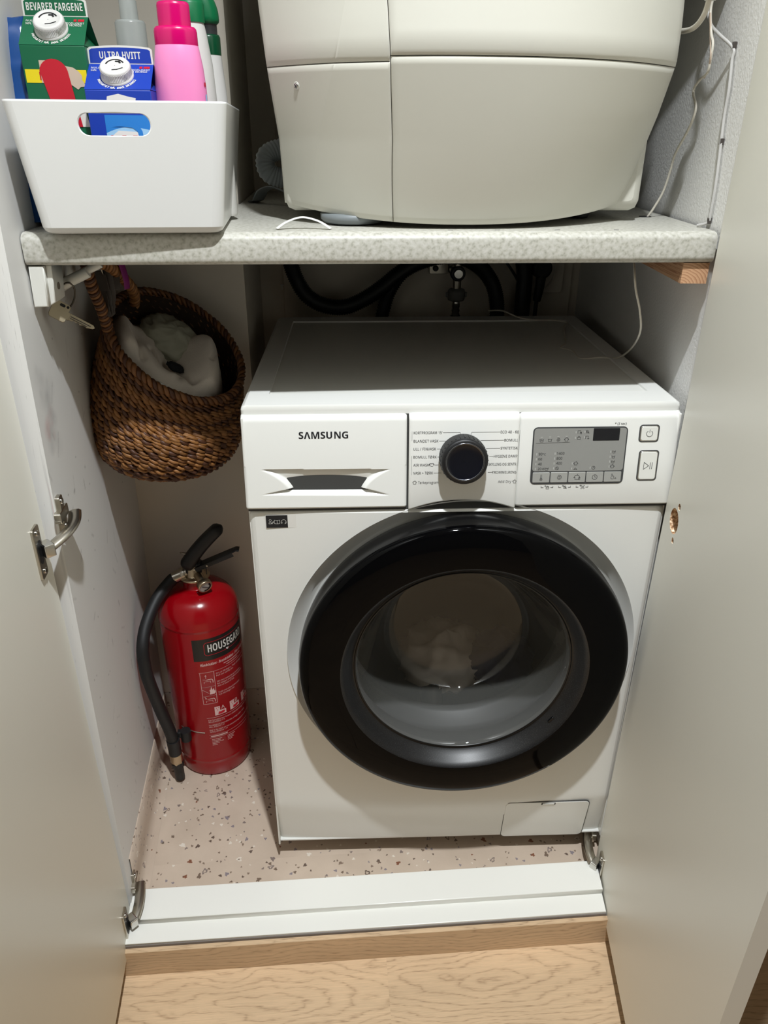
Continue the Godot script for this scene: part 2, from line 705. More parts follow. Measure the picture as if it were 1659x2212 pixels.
func setting():
	# left wall, painted, with scuffs; splayed a little as in the photo
	var g := new_g()
	var zs := [-0.75, 0.05, 0.084]
	var ys := [-0.02, 1.25, 2.42]
	for i in 2:
		for k in 2:
			var a := Vector3(lx(ys[k], zs[i]), ys[k], zs[i])
			var b := Vector3(lx(ys[k], zs[i + 1]), ys[k], zs[i + 1])
			var c := Vector3(lx(ys[k + 1], zs[i + 1]), ys[k + 1], zs[i + 1])
			var d := Vector3(lx(ys[k + 1], zs[i]), ys[k + 1], zs[i])
			# seen from inside (+x), z runs to the left
			var u0: float = (zs[i] + 0.75) / 0.85
			var u1: float = (zs[i + 1] + 0.75) / 0.85
			var v0: float = 1.0 - ys[k] / 1.25
			var v1: float = 1.0 - ys[k + 1] / 1.25
			g.tri(b, a, d, 999, Vector2(u1, v0), Vector2(u0, v0), Vector2(u0, v1))
			g.tri(b, d, c, 999, Vector2(u1, v0), Vector2(u0, v1), Vector2(u1, v1))
	g.box(Vector3(-0.3, -0.02, -0.75), Vector3(-0.05, 2.42, 0.084))
	g.quad(Vector3(-0.05, -0.02, 0.084), Vector3(lx(-0.02, 0.084), -0.02, 0.084), Vector3(lx(2.42, 0.084), 2.42, 0.084), Vector3(-0.05, 2.42, 0.084))
	struct("wall_left", g, M.wall_scuffed)
	# right wall
	g = new_g()
	# the alcove under the shelf is a touch wider than the part above it
	for q in [[-0.02, SHELF - 0.02, 0.007], [SHELF - 0.02, 2.42, 0.0]]:
		var q0 := Vector3(rx(0.035) + q[2], q[0], 0.035)
		var q1 := Vector3(rx(-0.75) + q[2], q[0], -0.75)
		var up := Vector3(0, q[1] - q[0], 0)
		g.quad(q0, q1, q1 + up, q0 + up)
		g.quad(q0, Vector3(1.1, q[0], 0.035), Vector3(1.1, q[1], 0.035), q0 + up)
	var w0 := Vector3(rx(0.035), SHELF - 0.02, 0.035)
	var w1 := Vector3(rx(-0.75), SHELF - 0.02, -0.75)
	var wx := Vector3(0.007, 0, 0)
	g.quad(w0, w0 + wx, w1 + wx, w1)
	g.quad(Vector3(1.1, -0.02, 0.035), Vector3(1.1, -0.02, -0.75), Vector3(1.1, 2.42, -0.75), Vector3(1.1, 2.42, 0.035))
	struct("wall_right", g, M.wall_rough)
	# deep back wall behind the machine, and the boxed-in pier on the left
	g = new_g()
	g.box(Vector3(-0.1, -0.02, -0.9), Vector3(1.1, 2.42, -0.69))
	struct("wall_back", g, M.wall_back)
	g = new_g()
	g.box(Vector3(-0.12, -0.02, -0.70), Vector3(0.2215, 2.42, -0.36))
	struct("wall_pier", g, M.wall_back)
	g = new_g()
	g.box(Vector3(0.268, 0.0, -0.70), Vector3(0.885, 2.0, -0.683), 0.003)
	struct("trim_1", g, M.wall_back)
	# floor of the cupboard, speckled vinyl, turned up at the walls
	g = new_g()
	var r0 := PackedVector3Array()
	var pts := [[-0.12, 0.06], [1.05, 0.06], [1.05, -0.7], [-0.12, -0.7]]
	var P3 := func(q): return Vector3(q[0], 0.0, q[1])
	var U2 := func(q): return Vector2(q[0], q[1]) * 1.6
	g.tri(P3.call(pts[0]), P3.call(pts[1]), P3.call(pts[2]), 5, U2.call(pts[0]), U2.call(pts[1]), U2.call(pts[2]))
	g.tri(P3.call(pts[0]), P3.call(pts[2]), P3.call(pts[3]), 5, U2.call(pts[0]), U2.call(pts[2]), U2.call(pts[3]))
	g.box(Vector3(-0.12, -0.06, -0.7), Vector3(1.05, -0.001, 0.06))
	struct("floor_1", g, M.floor)
	g = new_g()
	var prof := [[0.022, 0.0005], [0.012, 0.0025], [0.006, 0.007], [0.003, 0.015], [0.002, 0.03], [0.002, 0.092], [0.0, 0.0925]]
	for i in prof.size() - 1:
		var a: Array = prof[i]
		var b: Array = prof[i + 1]
		var za := -0.36
		var zb := 0.058
		var f := func(q, z): return Vector3(lx(q[1], z) + q[0], q[1], z)
		var vv := func(q): return (q[1] + 0.03 - q[0]) * 1.6
		g.tri(f.call(a, zb), f.call(a, za), f.call(b, za), 7, Vector2(zb * 1.6, vv.call(a)), Vector2(za * 1.6, vv.call(a)), Vector2(za * 1.6, vv.call(b)))
		g.tri(f.call(a, zb), f.call(b, za), f.call(b, zb), 7, Vector2(zb * 1.6, vv.call(a)), Vector2(za * 1.6, vv.call(b)), Vector2(zb * 1.6, vv.call(b)))
	struct("baseboard_left", g, M.floor)
	g = new_g()
	for i in prof.size() - 1:
		var a: Array = prof[i]
		var b: Array = prof[i + 1]
		var f := func(q, x): return Vector3(x, q[1], -0.36 + q[0])
		var vv := func(q): return (q[1] + 0.03 - q[0]) * 1.6
		g.tri(f.call(a, -0.03), f.call(a, 0.2235), f.call(b, 0.2235), 8, Vector2(-0.048, vv.call(a)), Vector2(0.358, vv.call(a)), Vector2(0.358, vv.call(b)))
		g.tri(f.call(a, -0.03), f.call(b, 0.2235), f.call(b, -0.03), 8, Vector2(-0.048, vv.call(a)), Vector2(0.358, vv.call(b)), Vector2(-0.048, vv.call(b)))
	struct("baseboard_back", g, M.floor)
	# two-step white sill and the oak edging below it
	var sill := Node3D.new()
	sill.name = "trim_2"
	add_child(sill)
	sill.set_meta("kind", "structure")
	g = new_g(Vector3.ZERO, Basis(Vector3(1, 0, 0), Vector3(0, 0, -1), Vector3(0, 1, 0)))
	g.extrude(PackedVector2Array([Vector2(0.0, -0.1155), Vector2(0.8015, -0.1155), Vector2(0.8085, -0.0587), Vector2(-0.001, -0.0587)]), 0.0, 0.0177, 0.0012)
	part("sill_board", g, M.sill, sill)
	g = new_g(Vector3.ZERO, Basis(Vector3(1, 0, 0), Vector3(0, 0, -1), Vector3(0, 1, 0)))
	g.extrude(PackedVector2Array([Vector2(0.0035, -0.149), Vector2(0.797, -0.149), Vector2(0.8015, -0.1155), Vector2(0.001, -0.1155)]), -0.03, 0.0070, 0.001)
	part("sill_board", g, M.sill, sill)
	g = new_g()
	g.box(Vector3(0.003, -0.06, 0.149), Vector3(0.797, 0.003, 0.1508))
	part("sealant_line", g, mat(c8(120, 112, 106), 0.7), sill)
	var edge := Node3D.new()
	edge.name = "trim_3"
	add_child(edge)
	edge.set_meta("kind", "structure")
	g = new_g()
	oak_slab(g, Vector3(-0.012, -0.06, 0.1508), Vector3(0.812, -0.001, 0.1590), 0.1, 0.3)
	part("oak_edging", g, M.oak_edge, edge)
	# hall floor: wide oak boards running left to right
	var fl := Node3D.new()
	fl.name = "floor_2"
	add_child(fl)
	fl.set_meta("kind", "structure")
	var z := 0.1545
	for k in 9:
		var w := 0.236
		for s in 3:
			var x0 := -0.9 + s * 1.3 + (0.0 if k == 0 else (k * 0.47 - floorf(k * 0.47)) * 0.6) - (0.35 if k % 2 == 1 else 0.0)
			if k == 0:
				x0 = [-1.75, -0.25, 1.25][s]
			g = new_g()
			oak_slab(g, Vector3(x0, -0.075, z), Vector3(x0 + (1.4985 if k == 0 else 1.2985), -0.06, z + w), 0.25 - 0.02 * k if k == 0 else fmod(k * 0.37 + s * 0.61, 1.0), 0.0)
			part("floor_plank", g, M.oak, fl)
		z += w + 0.0006
	g = new_g()
	g.box(Vector3(-2.1, -0.16, -0.95), Vector3(2.8, -0.0755, 2.3))
	part("subfloor", g, M.hall, fl)
	# the rest of the hall, outside the frame
	g = new_g()
	g.box(Vector3(-1.6, 2.4, -0.9), Vector3(2.5, 2.5, 2.2))
	struct("ceiling", g, M.ceiling)
	g = new_g()
	g.box(Vector3(-1.6, -0.06, 0.03), Vector3(-0.05, 2.4, 0.085))
	struct("wall_front_left", g, M.hall)
	g = new_g()
	g.box(Vector3(0.85, -0.06, -0.02), Vector3(2.5, 2.4, 0.03))
	struct("wall_front_right", g, M.hall)
	g = new_g()
	g.box(Vector3(-1.7, -0.06, 0.0), Vector3(-1.6, 2.4, 2.2))
	struct("wall_hall_left", g, M.hall)
	g = new_g()
	g.box(Vector3(2.4, -0.06, 0.0), Vector3(2.5, 2.4, 2.2))
	struct("wall_hall_right", g, M.hall)
	g = new_g()
	g.box(Vector3(-1.7, -0.06, 2.1), Vector3(2.5, 2.4, 2.2))
	struct("wall_hall_back", g, mat(c8(140, 138, 134), 0.8))

func oak_slab(g: G, a: Vector3, b: Vector3, u0: float, v0: float):
	# a board whose grain follows x; the texture is 0.9 x 0.24 m
	var f := func(x: float, w: float): return Vector2((x - a.x) / 0.9 + u0, w / 0.24 + v0)
	var dz := b.z - a.z
	var dy := b.y - a.y
	var e := 0.0008
	var o := [Vector3(a.x, b.y - e, a.z), Vector3(b.x, b.y - e, a.z), Vector3(b.x, b.y - e, b.z), Vector3(a.x, b.y - e, b.z)]
	var t := [Vector3(a.x + e, b.y, a.z + e), Vector3(b.x - e, b.y, a.z + e), Vector3(b.x - e, b.y, b.z - e), Vector3(a.x + e, b.y, b.z - e)]
	g.tri(t[3], t[2], t[1], 3, f.call(a.x, dz), f.call(b.x, dz), f.call(b.x, 0.0))
	g.tri(t[3], t[1], t[0], 3, f.call(a.x, dz), f.call(b.x, 0.0), f.call(a.x, 0.0))
	for i in 4:
		var j := (i + 1) % 4
		g.quad(o[j], o[i], t[i], t[j], 20 + i, f.call(o[j].x, 0.0), f.call(o[i].x, 0.005))
	g.tri(Vector3(a.x, a.y, b.z), Vector3(b.x, a.y, b.z), o[2], 11, f.call(a.x, dz + dy), f.call(b.x, dz + dy), f.call(b.x, dz))
	g.tri(Vector3(a.x, a.y, b.z), o[2], o[3], 11, f.call(a.x, dz + dy), f.call(b.x, dz), f.call(a.x, dz))
	g.quad(Vector3(b.x, a.y, b.z), Vector3(b.x, a.y, a.z), o[1], o[2], 12, Vector2(0, 0), Vector2(0.05, 0.05))
	g.quad(Vector3(a.x, a.y, a.z), Vector3(a.x, a.y, b.z), o[3], o[0], 13, Vector2(0, 0), Vector2(0.05, 0.05))
	g.quad(Vector3(b.x, a.y, a.z), Vector3(a.x, a.y, a.z), o[0], o[1], 14, Vector2(0, 0), Vector2(0.5, 0.05))

func hinge(parent: Node3D, y: float, side: float, mid: bool):
	# concealed cup hinge on the inner face of a door; side +1: face looks to +x (left door), -1: right door
	var h := Node3D.new()
	h.name = "hinge"
	parent.add_child(h, true)
	var zc := 0.036
	# local axes for the flange: x along the door, y up, z out of the face
	var bz := Vector3(side, 0, 0)
	var b := Basis(Vector3(0, 0, 1) * -side, Vector3.UP, bz)
	var g := new_g(Vector3(0, y, zc), b)
	var o := G.rr(0, 0, 0.0115, 0.034, 0.004, 4)
	g.extrude(o, 0.0, 0.0032, 0.0008)
	part("cup_flange", g, M.nickel, h)
	g = new_g(Vector3(side * 0.0033, y, zc), b)
	g.pad(0, 0, 0.0065, 0.0155, 0.006, -0.002, 0.0004)
	part("cup_well", g, M.black, h)
	for k in [-1, 1]:
		g = new_g(Vector3(side * 0.003, y + k * 0.0255, zc), b)
		g.extrude(G.circ(0, 0, 0.0038, 14), 0.0, 0.002, 0.001)
		g.stroke([Vector2(-0.0025, 0), Vector2(0.0025, 0)], 0.0007, 0.0021)
		part("flange_screw", g, M.chrome, h)
	# link that leaves the cup and the arm that runs back to the side panel
	g = new_g(Vector3(side * 0.009, y, zc - 0.008), basis_z(Vector3(side * 0.75, 0, -0.65)))
	g.box(Vector3(-0.009, -0.0085, -0.007), Vector3(0.009, 0.0085, 0.006), 0.0014)
	part("link", g, M.chrome, h)
	g = new_g()
	var so := 0.020 if mid else 0.004
	var lift := 0.006 if mid else 0.0
	var pth := [Vector3(side * 0.0125, y + 0.001, zc - 0.010), Vector3(side * (0.0135 + so * 0.6), y + 0.004 + lift * 0.5, zc - 0.028), Vector3(side * (0.012 + so), y + 0.006 + lift, zc - 0.050), Vector3(side * (0.009 + so), y + 0.007 + lift * 1.6, zc - 0.072)]
	g.tube(spline(pth, 5), 0.0085, 8, true, false, 0.55)
	part("arm", g, M.nickel, h)
	var wz := 0.0175 if mid else 0.0035
	var wy := 0.024 if mid else 0.010
	var pz := zc - (0.054 if mid else 0.072)
	g = new_g(Vector3(side * wz, y + wy, pz), b)
	g.pad(0, 0, 0.007, 0.024, 0.003, -0.003, 0.004, 0.0008)
	g.pad(0, 0, 0.018, 0.007, 0.003, -0.003, 0.005, 0.0008)
	part("mounting_plate", g, M.nickel, h)
	for k in [-1, 1]:
		g = new_g(Vector3(side * (wz + 0.0037), y + wy + k * 0.017, pz), b)
		g.extrude(G.circ(0, 0, 0.0042, 14), 0.0, 0.002, 0.001)
		g.stroke([Vector2(-0.002, -0.002), Vector2(0.002, 0.002)], 0.0008, 0.0021)
		part("plate_screw", g, M.chrome, h)

func cabinet_doors():
	for i in 2:
		var d := Node3D.new()
		d.name = "door_%d" % (i + 1)
		add_child(d)
		d.set_meta("kind", "structure")
		d.position = Vector3(0.001, 0, 0.093) if i == 0 else Vector3(0.8155, 0, 0.044)
		d.rotation.y = 0.0599 if i == 0 else -0.1558
		d.set_meta("label", "left cupboard door standing open, its pale inner face toward the washing machine" if i == 0 else "right cupboard door standing open, with an empty hinge hole in its inner face")
		var g := new_g()
		if i == 0:
			g.box(Vector3(-0.019, -0.02, 0), Vector3(0, 2.05, 0.47), 0.0012)
			part("door_panel", g, M.door, d)
			hinge(d, 0.722, 1.0, true)
			hinge(d, 0.024, 1.0, false)
		else:
			var c := CSGBox3D.new()
			c.name = "door_panel"
			c.size = Vector3(0.019, 2.07, 0.47)
			c.position = Vector3(0.0095, 1.015, 0.235)
			c.material = M.door
			d.add_child(c)
			# cup hole and two screw holes left by the missing hinge
			for q in [[0.7145, 0.0415, 0.0175, 0.0115], [0.7397, 0.0508, 0.0045, 0.010], [0.690, 0.0508, 0.0042, 0.010]]:
				var k := CSGCylinder3D.new()
				k.name = "hinge_hole"
				k.radius = q[2]
				k.height = q[3] * 2.0
				k.sides = 40
				k.material = M.chip
				k.operation = CSGShape3D.OPERATION_SUBTRACTION
				k.rotation = Vector3(0, 0, PI / 2)
				k.position = Vector3(-0.0095, q[0] - 1.015, q[1] - 0.235)
				c.add_child(k, true)
			hinge(d, 0.022, -1.0, false)

func worktop():
	var t := thing("worktop", "pale speckled stone-look worktop used as a shelf across the cupboard", "shelf", Vector3.ZERO)
	var g := new_g(Vector3.ZERO, Basis(Vector3(1, 0, 0), Vector3(0, 0, -1), Vector3(0, 1, 0)))
	var y1 := SHELF
	var y0 := y1 - 0.0352
	# rounded front edge swept along x, outline follows pier and walls
	var prof := [[-0.02, y0], [0.026, y0], [0.0315, y0 + 0.0015], [0.0343, y0 + 0.0045], [0.0345, y0 + 0.008], [0.0345, y1 - 0.008], [0.033, y1 - 0.0045], [0.0285, y1 - 0.0012], [0.023, y1]]
	g = new_g()
	var rows := []
	for x in [0.0212, 0.8185]:
		var row := PackedVector3Array()
		for q in prof:
			row.append(Vector3(x, q[1], q[0]))
		rows.append(row)
	g.grid(rows, false, true)
	for x in [0.0212, 0.8185]:
		var l := PackedVector3Array()
		for q in prof:
			l.append(Vector3(x, q[1], q[0]))
		l.append(Vector3(x, y1, -0.02))
		g.fan(l, x > 0.5)
	var top := PackedVector2Array([Vector2(0.0212, 0.023), Vector2(0.8185, 0.023), Vector2(0.8185 + 0.038, -0.36), Vector2(0.8185 + 0.071, -0.69), Vector2(0.224, -0.69), Vector2(0.224, -0.358), Vector2(0.0035, -0.358)])
	var ix := Geometry2D.triangulate_polygon(top)
	for i in range(0, ix.size(), 3):
		var a := top[ix[i]]
		var b := top[ix[i + 1]]
		var c := top[ix[i + 2]]
		for y in [y1]:
			var A := Vector3(a.x, y, a.y)
			var B := Vector3(b.x, y, b.y)
			var C := Vector3(c.x, y, c.y)
			if ((B - A).cross(C - A).y > 0) == (y == y1):
				g.tri(A, B, C, 60 if y == y1 else 61)
			else:
				g.tri(A, C, B, 60 if y == y1 else 61)
	part("slab", g, M.stone, t)
	g = new_g()
	for i in range(0, ix.size(), 3):
		var a := top[ix[i]]
		var b := top[ix[i + 1]]
		var c := top[ix[i + 2]]
		var A := Vector3(a.x, y0, a.y)
		var B := Vector3(b.x, y0, b.y)
		var C := Vector3(c.x, y0, c.y)
		if (B - A).cross(C - A).y < 0:
			g.tri(A, B, C, 61)
		else:
			g.tri(A, C, B, 61)
	part("underside", g, mat(c8(84, 70, 58), 0.85), t, "dark unfinished underside of the worktop")
	g = new_g(Vector3(0.803, SHELF + 0.0003, -0.1506), Basis(Vector3(1, 0, 0), Vector3(0, 0, -1), Vector3(0, 1, 0)))
	g.extrude(G.circ(0, 0, 0.0085, 24), -0.0002, 0.0002)
	part("cable_hole", g, M.black, t, "small dark cable hole drilled through the shelf")
	# pencil line and marks along the front
	for x in [0.50, 0.556, 0.628, 0.70]:
		g = new_g()
		g.box(Vector3(x, SHELF, 0.0105), Vector3(x + 0.006, SHELF + 0.0003, 0.012))
		part("pencil_mark", g, M.ink_soft, t)
	# bearers below the shelf
	g = new_g()
	var b0 := Vector3(0.7855, 0, 0.028)
	var zz := Vector3(0.037, 0, -0.37)
	var xx := Vector3(0.0325, 0, 0.0)
	var ya := 1.0112
	var yb := y0 - 0.0004
	var F := func(s: float, y: float, t_: float): return b0 + xx * s + zz * t_ + Vector3(0, y, 0)
	g.quad(F.call(0, ya + 0.0005, 0), F.call(1, ya, 0), F.call(1, yb, 0), F.call(0, yb, 0), -1, Vector2(0.5, 1), Vector2(1, 0))
	g.quad(F.call(0, ya + 0.0005, 1), F.call(0, ya + 0.0005, 0), F.call(0, yb, 0), F.call(0, yb, 1), -1, Vector2(0, 1), Vector2(0.5, 0))
	g.quad(F.call(0, ya + 0.0005, 1), F.call(1, ya, 1), F.call(1, ya, 0), F.call(0, ya + 0.0005, 0), -1, Vector2(0, 1), Vector2(0.5, 0))
	g.quad(F.call(1, ya, 0), F.call(1, ya, 1), F.call(1, yb, 1), F.call(1, yb, 0), -1, Vector2(0, 1), Vector2(0.5, 0))
	solo("shelf_bearer", g, M.pine, "bare pine bearer under the right end of the shelf, end grain showing", "bearer")

const MW := 0.593
const MS := 0.98                                           # machine size, scaled toward the eye when it was measured                                          # machine width
const LEAN := 0.1163                                       # control panel leans back

func ring_pts(c: Vector2, r: float, k: int) -> PackedVector2Array:
	return G.circ(c.x, c.y, r, k)

# points of a rectangle met by k rays from c, corners rounded by taking a rounded rectangle
func ray_rect(c: Vector2, lo: Vector2, hi: Vector2, rad: float, k: int) -> PackedVector2Array:
	var o := PackedVector2Array()
	for i in k:
		var a := TAU * i / k
		var d := Vector2(cos(a), sin(a))
		var t := 1e9
		if absf(d.x) > 1e-6:
			t = minf(t, ((hi.x if d.x > 0 else lo.x) - c.x) / d.x)
		if absf(d.y) > 1e-6:
			t = minf(t, ((hi.y if d.y > 0 else lo.y) - c.y) / d.y)
		var q := c + d * t
		# push into the rounded corner
		var cc := Vector2(clampf(q.x, lo.x + rad, hi.x - rad), clampf(q.y, lo.y + rad, hi.y - rad))
		var e := q - cc
		if absf(e.x) > 1e-7 and absf(e.y) > 1e-7:
			# solve ray against the corner circle
			var m := c - cc
			var b := m.dot(d)
			var disc := b * b - m.length_squared() + rad * rad
			if disc > 0.0:
				q = c + d * (-b + sqrt(disc))
		o.append(q)
	if rad < 0.001:                                        # give each corner a point of its own
		for q in [lo, hi, Vector2(lo.x, hi.y), Vector2(hi.x, lo.y)]:
			var bi := 0
			for i in k:
				if o[i].distance_to(q) < o[bi].distance_to(q):
					bi = i
			o[bi] = q
	return o

func washing_machine():
	var t := thing("washing_machine", "white front-loading washer-dryer with a big black porthole door", "washer", CAM + (Vector3(0.2412, 0, 0) - CAM) * MS)
	t.rotation = Vector3(0, -0.0423, 0.0053)
	t.scale = Vector3.ONE * MS
	var RC := Vector2(0.311, 0.446)
	var V0 := 0.0145
	var V1 := 0.7035
	# cabinet: sides, back, underside
	var g := new_g(Vector3.ZERO, Basis(Vector3(1, 0, 0), Vector3(0, 0, 1), Vector3(0, -1, 0)))
	g = new_g()
	g.box(Vector3(0.001, 0.02, -0.56), Vector3(MW - 0.001, 0.836, -0.56 + 0.004), 0.001)
	g.box(Vector3(0.001, 0.02, -0.558), Vector3(0.004, 0.836, -0.012), 0.001)
	g.box(Vector3(MW - 0.004, 0.02, -0.558), Vector3(MW - 0.001, 0.836, -0.012), 0.001)
	g.box(Vector3(0.002, 0.02, -0.558), Vector3(MW - 0.002, 0.024, -0.02), 0.001)
	part("cabinet", g, M.white, t)
	for u in [0.05, MW - 0.05]:
		for w in [-0.14, -0.50]:
			g = new_g(Vector3(u, 0, w))
			g.lathe([[0.019, -0.0235], [0.02, -0.018], [0.012, -0.015], [0.012, 0.021]], 20, true)
			part("foot", g, M.rubber, t)
	# front panel with a dished opening round the door
	g = new_g()
	var k := 900
	var lo := Vector2(0.0, V0)
	var hi := Vector2(MW, V1)
	var rows := []
	var lp := func(l: PackedVector2Array, w: float): return g.loop3(l, w)
	g.grid([lp.call(ring_pts(RC, 0.236, k), -0.022), lp.call(ring_pts(RC, 0.248, k), -0.020)], true, true)
	g.grid([lp.call(ring_pts(RC, 0.248, k), -0.020), lp.call(ring_pts(RC, 0.255, k), -0.0175), lp.call(ring_pts(RC, 0.2665, k), -0.006), lp.call(ring_pts(RC, 0.2695, k), -0.0035)], true, true)
	# the field from the dish to the rounded rim of the panel, gently crowned
	var ins := ray_rect(RC, lo + Vector2(0.010, 0.010), hi - Vector2(0.010, 0.006), 0.010, k)
	var c0 := ring_pts(RC, 0.2575, k)
	var field := []
	for s in 15:
		var f := s / 14.0
		var row := PackedVector3Array()
		for i in k:
			var a := RC + (ring_pts(RC, 0.2695, k)[i] - RC)
			var b := ins[i]
			if a.distance_to(RC) > b.distance_to(RC):
				a = b
			var q := a.lerp(b, f)
			row.append(Vector3(q.x, q.y, crown(q)))
		field.append(row)
	g.grid(field, true, true)
	var outl := ray_rect(RC, lo, hi, 0.012, k)
	var last: PackedVector3Array = field[14]
	var rim := [last]
	for s in [[0.35, -0.0012], [0.7, -0.0036], [0.93, -0.0075], [1.0, -0.013], [1.0, -0.03]]:
		var row := PackedVector3Array()
		for i in k:
			var q := ins[i].lerp(outl[i], s[0])
			row.append(Vector3(q.x, q.y, last[i].z + s[1]))
		rim.append(row)
	g.grid(rim, true, true)
	part("front_panel", g, M.white, t)
	# lid: rounded frame with a sunken top plate
	g = new_g(Vector3.ZERO, Basis(Vector3(1, 0, 0), Vector3(0, 0, -1), Vector3(0, 1, 0)))
	# in this frame x = u, y = -w, z = height
	var rr := func(x0, x1, y0, y1, r): return G.rr((x0 + x1) / 2, (y0 + y1) / 2, (x1 - x0) / 2, (y1 - y0) / 2, r, 6)
	var l3 := func(l, z): return g.loop3(l, z)
	var F0 := 0.0215
	var o0: PackedVector2Array = rr.call(0.0, MW, F0, 0.562, 0.006)
	var o1: PackedVector2Array = rr.call(0.0015, MW - 0.0015, F0, 0.5605, 0.006)
	var o2: PackedVector2Array = rr.call(0.006, MW - 0.006, F0 + 0.001, 0.556, 0.005)
	var i0: PackedVector2Array = rr.call(0.0335, MW - 0.030, 0.070, 0.520, 0.002)
	var i1: PackedVector2Array = rr.call(0.0345, MW - 0.031, 0.071, 0.519, 0.002)
	g.grid([l3.call(o0, 0.826), l3.call(o0, 0.843)], true)
	g.grid([l3.call(o0, 0.843), l3.call(o1, 0.8475), l3.call(o2, 0.850)], true)
	g.grid([l3.call(o2, 0.850), l3.call(i0, 0.850)], true)
	g.grid([l3.call(i0, 0.850), l3.call(i1, 0.8476)], true)
	part("lid_frame", g, M.white, t)
	g = new_g(Vector3.ZERO, Basis(Vector3(1, 0, 0), Vector3(0, 0, -1), Vector3(0, 1, 0)))
	g.poly(i1, 0.8476)
	part("lid_plate", g, M.white_soft, t, "sunken flat top plate of the washing machine")
	# control fascia, in a frame that leans back
	var pn := Transform3D(Basis(Vector3.RIGHT, -LEAN), Vector3(0, 0.7065, 0))
	fascia(t, pn, "detergent_drawer", 0.0, 0.2218, 0)
	fascia(t, pn, "knob_panel", 0.2245, 0.3735, 1)
	fascia(t, pn, "display_panel", 0.3738, MW, 2)
	g = new_g()
	g.xf = pn
	g.box(Vector3(0.002, -0.004, -0.03), Vector3(MW - 0.002, 0.132, -0.006))
	part("seam_backing", g, M.seam, t)
	# brand lettering
	g = new_g()
	g.xf = pn
	g.text("SΛMSUNG", 0.0765, 0.1003, 0.0094, 0.0003, -1, 0.0662, true)
	part("brand_lettering", g, M.ink, t, "black capital lettering on the detergent drawer")
	control_print(t, pn)
	knob(t, pn)
	display(t, pn)
	door_ring(t, RC)
	sticker(t)
	# filter flap, lying in the sloped kick of the panel
	var fb := Transform3D(Basis(Vector3.RIGHT, 0.16 * 0.97), Vector3(0.4815, 0.120, crown(Vector2(0.44, 0.119)) + 0.0002))
	for q in [[0.0755, 0.0530, 0.009, -0.002, 0.0003, 0.0, "flap_gap", M.seam], [0.0745, 0.0520, 0.0085, -0.001, 0.0009, 0.0007, "filter_flap", M.white]]:
		g = new_g()
		g.xf = fb
		g.extrude(G.rr(0, -0.0525, q[0], q[1], q[2], 6), q[3], q[4], q[5])
		part(q[6], g, q[7], t)
	g = new_g()
	g.xf = fb
	g.pad(0.001, -0.0045, 0.0125, 0.0032, 0.0006, 0, 0.0012)
	part("latch_slot", g, M.seam, t)
	g = new_g()
	g.xf = fb
	g.pad(0.001, -0.0045, 0.0105, 0.0018, 0.0004, 0, 0.0019, 0.0003)
	part("flap_latch", g, M.white, t)

func crown(q: Vector2) -> float:
	var x := (q.x - MW / 2) / (MW / 2)
	var lowv := clampf((0.17 - q.y) / 0.15, 0.0, 1.0)
	var kick := maxf(0.118 + 0.012 * x * x - q.y, 0.0)
	return -0.0035 - 0.0045 * pow(absf(x), 3.0) - kick * 0.16

